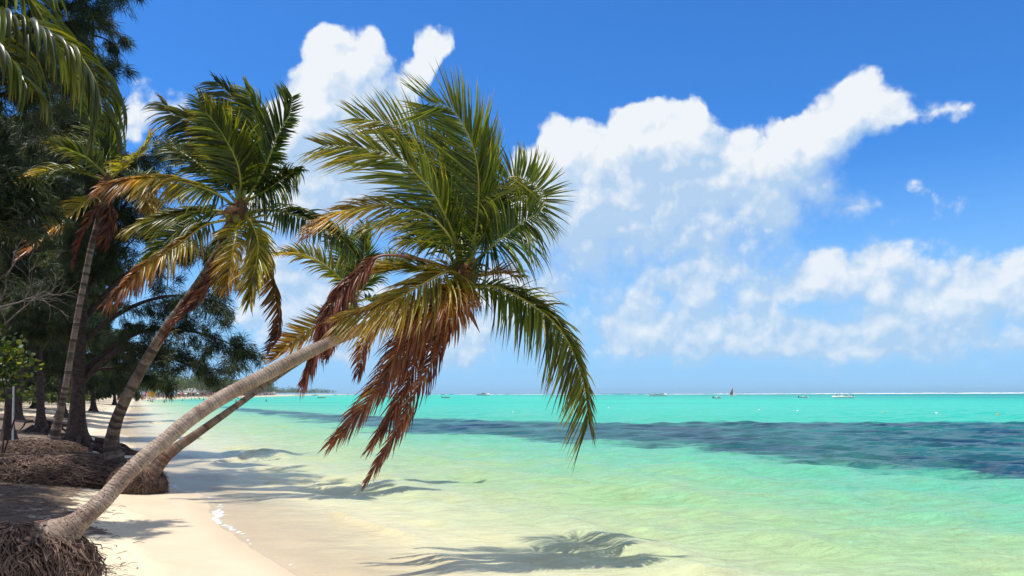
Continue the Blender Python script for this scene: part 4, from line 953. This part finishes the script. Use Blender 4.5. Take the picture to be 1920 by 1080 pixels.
# wood behind the far beach (one mass)
mb = MB(); tk = MB(); r = np.random.default_rng(29)
def wood(mb, n, y0, y1, dep0, dep1, hmin, hmax, size, per=26):
    y = r.uniform(0, 1, n)**.8*(y1-y0)+y0; land = r.uniform(dep0, dep1, n)*(1+y/700); x = np.interp(y, SH[:, 1], SH[:, 0])-land
    h = r.uniform(hmin, hmax, n)*(1+.25*vnoise(x, y, .02, 3, 2)); z = ground_z(x, y)
    for q in range(n):
        c = np.array([x[q], y[q], z[q]+h[q]*.62]); m = per; d = unit(r.normal(0, 1, (m, 3)))*r.uniform(.4, 1, (m, 1))**.5
        cp = c+d*np.array([size*1.15, size*1.15, h[q]*.38]); sz = r.uniform(.25, .6, m)*(y[q]/300)**.35
        nr = unit(r.normal(0, 1, (m, 3))+d); a_ = unit(np.cross(nr, r.normal(0, 1, (m, 3)))); b_ = np.cross(nr, a_)
        V = np.stack([cp-a_*sz[:, None], cp+b_*sz[:, None]*.7, cp+a_*sz[:, None], cp-b_*sz[:, None]*.7], 1)
        mb.add(V.reshape(-1, 3), np.arange(m)[:, None]*4+np.arange(4)[None], dry=np.repeat(r.uniform(0, .8)*np.ones(m), 4), tone=np.repeat(r.uniform(0, 1, m), 4))
    return x, y, z, h
wx, wy, wz, wh = wood(mb, 1000, 430, 1020, 5, 26, 11, 17, 3.4, 44)
wood(mb, 420, 200, 440, 9, 50, 9, 14, 3.0, 50)
wood(mb, 420, 1000, 2450, 12, 60, 10, 17, 6.5, 36)
tag(mb.build('far_wood', M_FARLEAF, smooth=False), 'hazy green wood lining the far bay and headland', 'wood', kind='stuff')
for q in range(700):
    tube(tk, np.array([(wx[q % 900], wy[q % 900], wz[q % 900]-.2), (wx[q % 900]+r.normal(0, .5), wy[q % 900], wz[q % 900]+wh[q % 900]*.75)])[[0, 1]], [.14, .09], 5, cap=False)
tag(tk.build('far_wood_trunks', M_DEADW), 'pale thin trunks of the wood behind the far beach', 'tree trunks', kind='stuff')
# a second belt closer in, filling behind the grove
mb = MB(); wood(mb, 340, 95, 220, 7, 60, 6, 11, 3.0, 110); wood(mb, 90, 58, 95, 13, 45, 5, 9, 2.4, 200); wood(mb, 260, 60, 230, 6.5, 34, 1.6, 3.2, 1.8, 110)
tag(mb.build('back_grove', M_FARLEAF, smooth=False), 'dense green thicket behind the casuarina grove', 'thicket', kind='stuff')
# huts
M_HUTW = mat_flat('hut_wall', (.45, .40, .33)); M_GREENR = mat_flat('green_roof', (.10, .30, .22)); M_GREY = mat_flat('grey_roof', (.24, .23, .22))
for (px, D, wd, mt, lb) in ((352, 520, 13, M_GREY, 'long low hut with a grey thatched roof behind the crowded beach'), (328, 440, 6, M_GREENR, 'small hut with a green roof among the far palms'), (374, 590, 10, M_GREY, 'grey roofed beach bar partly hidden by far palms'), (470, 900, 16, M_WHITE, 'white low building near the end of the bay'), (505, 1150, 18, M_WHITE, 'white building on the hazy headland shore')):
    p = P(px, 738, D); x = min(p[0], np.interp(D, SH[:, 1], SH[:, 0])-14); z = gz(x, D); t = thing('beach_hut', lb, 'hut', (x, D, z))
    mb = MB(); box(mb, (0, 0, 1.3), (wd, 6, 2.8)); mb.build('wall', M_HUTW if mt is not M_WHITE else M_WHITE, t, smooth=False)
    mb = MB(); hw = wd/2+.8; v = [(-hw, -4, 2.5), (hw, -4, 2.5), (hw, 4, 2.5), (-hw, 4, 2.5), (-hw*.7, 0, 5.4), (hw*.7, 0, 5.4)]
    mb.add(v, [[0, 1, 5, 4], [2, 3, 4, 5]]); mb.add(v, [[1, 2, 5], [3, 0, 4]]); mb.build('roof', mt if mt is not M_WHITE else M_GREY, t, smooth=False)
    mb = MB(); 
    for k in range(4): box(mb, (-wd/2+wd*(k+.5)/4, -3.02, 1.4), (1.2, .08, 1.6))
    mb.build('door', M_CBARK, t, smooth=False)
# people on the far beach
def mat_flatcol(n, c): return mat_flat(n, c)
M_SKIN = mat_flat('skin', (.36, .20, .13)); M_HAIR = mat_flat('hair', (.05, .03, .02))
WEAR = {'red': (.55, .04, .03), 'white': (.75, .74, .70), 'blue': (.04, .12, .42), 'black': (.02, .02, .025), 'pink': (.6, .18, .25), 'yellow': (.65, .5, .06)}
def person(col, stride=.12, arms=.1):
    t = thing('person', 'p', 'person', (0, 0, 0)); mb = MB()
    J = lambda *a: np.array(a, float)
    hip = J(0, 0, .88); nk = J(0, 0, 1.44)
    tube(mb, np.array([J(0, 0, .82), J(0, 0, .92), J(0, 0, 1.1), J(0, 0, 1.3), J(0, 0, 1.42), J(0, 0, 1.47), J(0, -.01, 1.52), J(0, -.02, 1.6), J(0, -.02, 1.68), J(0, -.01, 1.735)]), [.12, .16, .135, .17, .12, .06, .065, .095, .09, .03], 10)
    for sg in (-1, 1):
        tube(mb, np.array([J(.08*sg, 0, .88), J(.09*sg, stride*sg, .48), J(.09*sg, stride*1.2*sg, .08), J(.09*sg, stride*1.2*sg-.12, .03)]), [.085, .058, .038, .03], 8)
        tube(mb, np.array([J(.17*sg, 0, 1.38), J(.24*sg, .02, 1.10), J(.26*sg+arms*sg, -.08*sg, .86), J(.26*sg+arms*sg, -.1*sg, .76)]), [.048, .038, .028, .022], 7)
    body = mb.build('body', M_SKIN, t)
    m = mat_flatcol('clothing_'+col, WEAR[col])
    mb = MB(); tube(mb, np.array([J(0, 0, .76), J(0, 0, .9), J(0, 0, 1.02)]), [.135, .175, .15], 10, cap=False); mb.build('shorts', m, t)
    if col in ('white', 'blue', 'yellow', 'red'):
        mb = MB(); tube(mb, np.array([J(0, 0, 1.0), J(0, 0, 1.1), J(0, 0, 1.3), J(0, 0, 1.42)]), [.16, .15, .19, .135], 10, cap=False); mb.build('shirt', m, t)
    mb = MB(); tube(mb, np.array([J(0, .02, 1.58), J(0, .01, 1.68), J(0, 0, 1.75), J(0, 0, 1.77)]), [.10, .105, .07, .01], 8); mb.build('hair', M_HAIR, t)
    return t
PR = {c: person(c, .10+.03*i, .04*i) for i, c in enumerate(WEAR)}
first = dict(PR); r = np.random.default_rng(37)
def put_person(c, x, y, z, label, group):
    if c in first: o = first.pop(c); o.location = (x, y, z); o.rotation_euler = (0, 0, r.uniform(0, 6.28))
    else: o = copy_tree(PR[c], loc=(x, y, z), rz=r.uniform(0, 6.28))
    o['label'] = label; o['group'] = group
cols = list(WEAR)
for q in range(16):   # nearer strollers on the sand and at the water's edge
    px = r.uniform(178, 250); y = r.uniform(190, 300); c = cols[q % 6]; x = np.interp(y, SH[:, 1], SH[:, 0])-r.uniform(-1.5, 14)
    put_person(c, x, y, max(gz(x, y), -.25), 'tiny %s clad stroller on the sand where the near beach ends' % c, 'strollers on the nearer beach in '+c)
for q in range(170):   # crowd on the far beach
    y = 300+330*r.random(); c = cols[r.integers(0, 6)]; x = np.interp(y, SH[:, 1], SH[:, 0])-r.uniform(0, 8)
    put_person(c, x, y, gz(x, y), 'tiny %s clad person in the crowd on the far beach' % c, 'crowd on the far beach in '+c)
for q in range(26):   # bathers
    y = r.uniform(200, 420); c = 'black' if q % 3 else 'red'; x = np.interp(y, SH[:, 1], SH[:, 0])+r.uniform(4, 40)
    put_person(c, x, y, -1.0, 'tiny bather in %s standing waist deep off the far beach' % c, 'bathers off the far beach in '+c)
# beach parasols
M_PAR = {'white': M_WHITE, 'blue': mat_flat('blue_canvas', (.04, .13, .45)), 'red': mat_flat('red_canvas', (.55, .05, .03))}
def parasol(c):
    t = thing('beach_parasol', 'p', 'parasol', (0, 0, 0)); mb = MB(); tube(mb, np.array([(0, 0, -.1), (0, 0, 1.), (0, 0, 2.4)]), .03, 6); mb.build('pole', M_WHITE, t)
    mb = MB(); lathe(mb, [(1.35, 1.95), (.9, 2.25), (.4, 2.45), (.01, 2.52)], 10); mb.build('canopy', M_PAR[c], t); return t
for c in M_PAR:
    t = parasol(c)
    for q in range(9 if c == 'white' else 4):
        y = r.uniform(260, 620); x = np.interp(y, SH[:, 1], SH[:, 0])-r.uniform(4, 12); o = t if q == 0 else copy_tree(t)
        o.location = (x, y, gz(x, y)); o['label'] = 'tiny %s parasol in the crowd on the far beach' % c; o['group'] = '%s parasols on the far beach' % c

# ------------------------------------------------------------ boats
M_HULL = mat_flat('white_hull', (.80, .80, .78), .35); M_DARK = mat_flat('dark_trim', (.03, .035, .05), .4); M_GLS = mat_flat('boat_glass', (.03, .06, .08), .1); M_WOOD = mat_flat('boat_deck', (.30, .20, .12)); M_ORG = mat_flat('orange_float', (.75, .20, .06), .4); M_REDH = mat_flat('red_hull', (.50, .05, .04), .4)
def hull_mb(L, B, H, sheer=.25):
    mb = MB(); n = 18; t = np.linspace(0, 1, n); x = (t-.5)*L; b = B/2*np.clip(np.sin(np.clip(t*1.0+.18, 0, 1)**.9*math.pi*.5)*0+np.interp(t, [0, .1, .5, .8, 1], [.82, .92, 1, .72, .03]), .02, 1); top = H*(.75+sheer*t**2*1.6)
    rows = []
    for i in range(n): rows.append([(x[i], -b[i], top[i]), (x[i], -b[i]*.92, H*.25), (x[i], -b[i]*.5, -H*.35*(1-t[i]**3)), (x[i], 0, -H*.5*(1-t[i]**3)), (x[i], b[i]*.5, -H*.35*(1-t[i]**3)), (x[i], b[i]*.92, H*.25), (x[i], b[i], top[i]), (x[i], b[i]*.85, top[i]-.12*H), (x[i], -b[i]*.85, top[i]-.12*H)])
    V = np.array(rows); m = 9; i, j = np.meshgrid(np.arange(n-1), np.arange(m), indexing='ij'); j2 = (j+1) % m
    mb.add(V.reshape(-1, 3), np.stack([i*m+j, i*m+j2, (i+1)*m+j2, (i+1)*m+j], -1).reshape(-1, 4)); mb.add(V[0], [list(range(9))[::-1]]); return mb
def boat(px, py, L, D, label, rz=0., kind='open', hull=None, crew=0, H=None):
    p = P(px, 738, D); t = thing('boat', label, 'boat', (p[0], D, 0.05)); t.rotation_euler = (0, 0, rz); H = H or L*.09
    hull_mb(L, L*.27, H).build('hull', hull or M_HULL, t)
    mb = MB(); tube(mb, np.array([(-L*.49, -L*.14*.86, H*.72), (0, -L*.139, H*.85), (L*.3, -L*.098, H*1.0)]), .03+.004*L, 6); mb.build('rail', M_DARK, t)
    if kind == 'open':
        mb = MB(); box(mb, (-L*.47-.15, 0, H*.8), (.35, .4, .9)); mb.build('outboard_motor', M_DARK, t, smooth=False)
        mb = MB(); box(mb, (L*.02, 0, H*.9), (.9, .9, .9)); mb.build('console', M_HULL, t, smooth=False)
        mb = MB(); box(mb, (-L*.2, 0, H*.62), (.5, L*.22, .12)); box(mb, (L*.2, 0, H*.7), (.5, L*.2, .12)); mb.build('bench', M_WOOD, t, smooth=False)
    if kind in ('tour', 'cabin'):
        mb = MB(); box(mb, (-L*.05, 0, H+L*.09), (L*.5, L*.22, .12)); mb.build('roof', M_HULL, t, smooth=False)
        mb = MB()
        for a in (-.28, -.1, .08, .18):
            for b in (-1, 1): tube(mb, np.array([(L*a, b*L*.10, H*.6), (L*a, b*L*.10, H+L*.09)]), .05, 5)
        mb.build('roof_post', M_HULL, t)
        mb = MB(); box(mb, (L*.05, 0, H*.9), (L*.22, L*.18, L*.08)); mb.build('cabin', M_WOOD if kind == 'tour' else M_HULL, t, smooth=False)
        mb = MB(); box(mb, (L*.05, -L*.091, H*1.1), (L*.18, .04, L*.035)); mb.build('window', M_GLS, t, smooth=False)
        mb = MB(); tube(mb, np.array([(0, 0, H), (0, 0, H+L*.26)]), .05, 5); mb.build('mast', M_HULL, t)
    for k in range(crew):
        x = -L*.3+L*.6*k/max(1, crew-1)+r.uniform(-.3, .3); c = cols[(k*2+1) % 6]
        ca, sa = math.cos(rz), math.sin(rz)
        put_person(c, p[0]+x*ca, D+x*sa, .05+H*.35-.2, '%s clad person riding in the white motorboat, number of rows from the stern unclear' % c if False else 'tiny %s clad person aboard the crowded white motorboat on the right' % c, 'people aboard the crowded motorboat')
    return t
boat(1233, 741, 15, 640, 'long flat white motorboat on the horizon right of the arching frond', 0.05, 'open', H=1.7)
boat(1345, 748, 4.6, 330, 'small white boat left of the other small white boat, under the red sail', .5)
boat(1507, 747, 4.8, 345, 'small white boat between the red sail and the crowded motorboat', .2)
boat(1580, 747, 9.5, 335, 'white motorboat crowded with people on the right', math.pi+.1, crew=5, H=.8)
boat(905, 740, 15, 900, 'wide brown excursion boat at the horizon in the middle', .1, 'tour', H=2.2)
boat(718, 740, 14, 520, 'white cabin boat half hidden by the hanging dead fronds', .3, 'cabin')
boat(836, 743, 4.4, 430, 'small red boat right of the hanging dead fronds', .1, hull=M_REDH)
boat(604, 743, 4.2, 440, 'small orange red boat off the headland left of the hanging fronds', .3, hull=M_ORG)
boat(1080, 739, 10, 1400, 'pale boat far out on the horizon just left of the arching frond tip', .2, 'cabin')
for i, px in enumerate((742, 765, 830, 868, 950, 985)):
    boat(px, 738.5, 11, 1500+60*i, 'tiny white boat on the horizon, %s' % ('nearest the headland', 'second out from the headland', 'just right of the blue sail', 'just left of the brown excursion boat', 'just right of the brown excursion boat', 'outermost of its row to the right')[i], .3*i, 'cabin')
for i, px in enumerate((535, 560, 590, 628, 652)):
    boat(px, 739, 10, 1250+70*i, 'tiny white boat below the headland, %s' % ('first from the left', 'second from the left', 'third from the left', 'fourth from the left', 'last toward the open sea')[i], .5*i-.6, 'cabin')
# sailing craft
def sailcloth(c):
    m, T = newmat('sailcloth'); b = T.node('ShaderNodeBsdfPrincipled', {'Base Color': (*c, 1), 'Roughness': .6}); tr = T.node('ShaderNodeBsdfTranslucent', {'Color': (*c, 1)})
    surf(T, T.node('ShaderNodeMixShader', {0: .5, 1: b.outputs[0], 2: tr.outputs[0]}).outputs[0]); return m
def sailboat(px, D, h, label, cols_, lean=.08, cat='sailing boat', z=0.05):
    p = P(px, 738, D); t = thing('sailing_boat', label, cat, (p[0], D, z)); t.rotation_euler = (0, lean, .4)
    for sg in (-1, 1):
        mb = hull_mb(h*.62, h*.06, h*.06); 
        for v in mb.v: v[:, 1] += sg*h*.16
        mb.build('hull', M_HULL, t)
    mb = MB(); tube(mb, np.array([(0, 0, .2), (0, 0, h)]), .012*h, 6); mb.build('mast', M_HULL, t)
    mb = MB(); box(mb, (0, 0, h*.06), (h*.34, h*.32, .05)); mb.build('deck', M_DARK, t, smooth=False)
    tt = np.linspace(0, 1, 13); lw = h*.42*(1-tt**1.6)
    for k in range(len(cols_)):
        a, b = k*12//len(cols_), (k+1)*12//len(cols_); mb = MB(); z_ = h*.12+h*.85*tt[a:b+1]
        for sd in (0, .02):
            V = []
            for q in range(a, b+1): V += [(-.02, sd, h*.12+h*.86*tt[q]), (-lw[q]*.5, .06*h+sd, h*.12+h*.86*tt[q]), (-lw[q]-.03, .04*h+sd, h*.12+h*.86*tt[q])]
            n_ = b-a+1; Fq = [[i*3+j, i*3+j+1, (i+1)*3+j+1, (i+1)*3+j] for i in range(n_-1) for j in range(2)]; mb.add(np.array(V), Fq)
        mb.build('sail', sailcloth(cols_[k]), t)
    return t
p = P(289, 738, 345)
sailboat(289, 345, 7.2, 'beached catamaran with a yellow and pale blue sail on the far beach', [(.75, .45, .05), (.7, .6, .1), (.25, .5, .7)], .22)
sailboat(1374, 620, 6.4, 'catamaran with a tall orange red sail on the horizon right', [(.75, .24, .14), (.75, .36, .16)], .04)
sailboat(806, 900, 5.2, 'catamaran with a small blue sail right of the hanging fronds', [(.04, .12, .5)], .04)
# buoys
M_BW = mat_flat('buoy_white', (.85, .8, .75), .4)
def buoy(px, py, rad, m, label):
    D = (CAMZ)/(py-738+(px-960)*math.sin(ROLL))*F; x = (px-960)/F*D; mb = MB(); a = np.linspace(-1.5, 1.5, 8)
    rad *= .8; lathe(mb, np.stack([np.cos(a)*rad, np.sin(a)*rad], 1), 12, (0, 0, rad*.3)); t = thing('buoy', label, 'buoy', (x, D, .03)); mb.build('float', m, t)
    mb = MB(); tube(mb, np.array([(0, 0, rad*1.1), (0, 0, rad*1.5)]), rad*.15, 5); mb.build('ring', M_DARK, t)
buoy(1756, 776.5, .17, M_BW, 'round white buoy, largest on the right')
buoy(1871, 779.5, .16, M_ORG, 'orange buoy nearest the right edge')
buoy(1657, 774.5, .13, M_ORG, 'small reddish buoy left of the largest white buoy')
buoy(1495, 772, .15, M_BW, 'pale buoy below the small boats, second from the left')
buoy(1423, 770, .15, M_BW, 'pale buoy below the red sail, leftmost')
buoy(1805, 803, .07, M_BW, 'tiny white float over the far edge of the seagrass')
buoy(1141, 766, .14, M_BW, 'tiny pale float right of the arching frond')
buoy(962, 774, .12, M_BW, 'tiny white float in turquoise water between the hanging fronds and the arching frond')
# surf on the outer reef
M_FOAM, T = newmat('surf_foam'); geo = T.n.new('ShaderNodeNewGeometry')
surf(T, T.node('ShaderNodeBsdfPrincipled', {'Base Color': T.mix(T.noise(geo.outputs['Position'], .2, 4, .6), (.78, .8, .82), (.9, .9, .9)), 'Roughness': .8}).outputs[0])
mb = MB(); r = np.random.default_rng(51)
for q in range(150):
    px = 1150+790*r.random()**.8; D = r.uniform(1350, 1650); wd = r.uniform(8, 55)*(px-900)/600; x = (px-960)/F*D; h = r.uniform(.5, 1.0)*(.6+(px-1100)/800)*1.35
    n_ = 9; t_ = np.linspace(0, 1, n_); pts = np.stack([x+(t_-.5)*wd, D+r.normal(0, 1, n_), .1+0*t_], 1)
    tube(mb, pts, h*np.sin(t_*math.pi)**.5*r.uniform(.6, 1.1, n_)+.05, 6)
for q in range(70):
    px = r.uniform(700, 1150); D = r.uniform(1500, 1900); x = (px-960)/F*D; wd = r.uniform(4, 16); pts = np.array([(x-wd, D, .1), (x, D+1, .1), (x+wd, D, .1)]); tube(mb, pts, [.1, .6, .1], 5)
tag(mb.build('reef_surf', M_FOAM), 'white surf breaking on the outer reef along the horizon', 'surf', kind='stuff')
mh = bpy.data.materials.new('haze_air'); mh.use_nodes = True; nt = mh.node_tree
for n in list(nt.nodes): nt.nodes.remove(n)
ho = nt.nodes.new('ShaderNodeOutputMaterial'); hv = nt.nodes.new('ShaderNodeVolumePrincipled'); hv.inputs['Density'].default_value = .00009; hv.inputs['Color'].default_value = (.55, .82, 1, 1); hv.inputs['Anisotropy'].default_value = .2
nt.links.new(hv.outputs[0], ho.inputs['Volume'])
mb = MB(); box(mb, (0, 6990, 24), (32000, 14100, 56)); hz_o = mb.build('haze', mh, smooth=False); tag(hz_o, kind='stuff')
for o in scn.objects:
    if o.type == 'MESH' and len(o.data.materials): pass
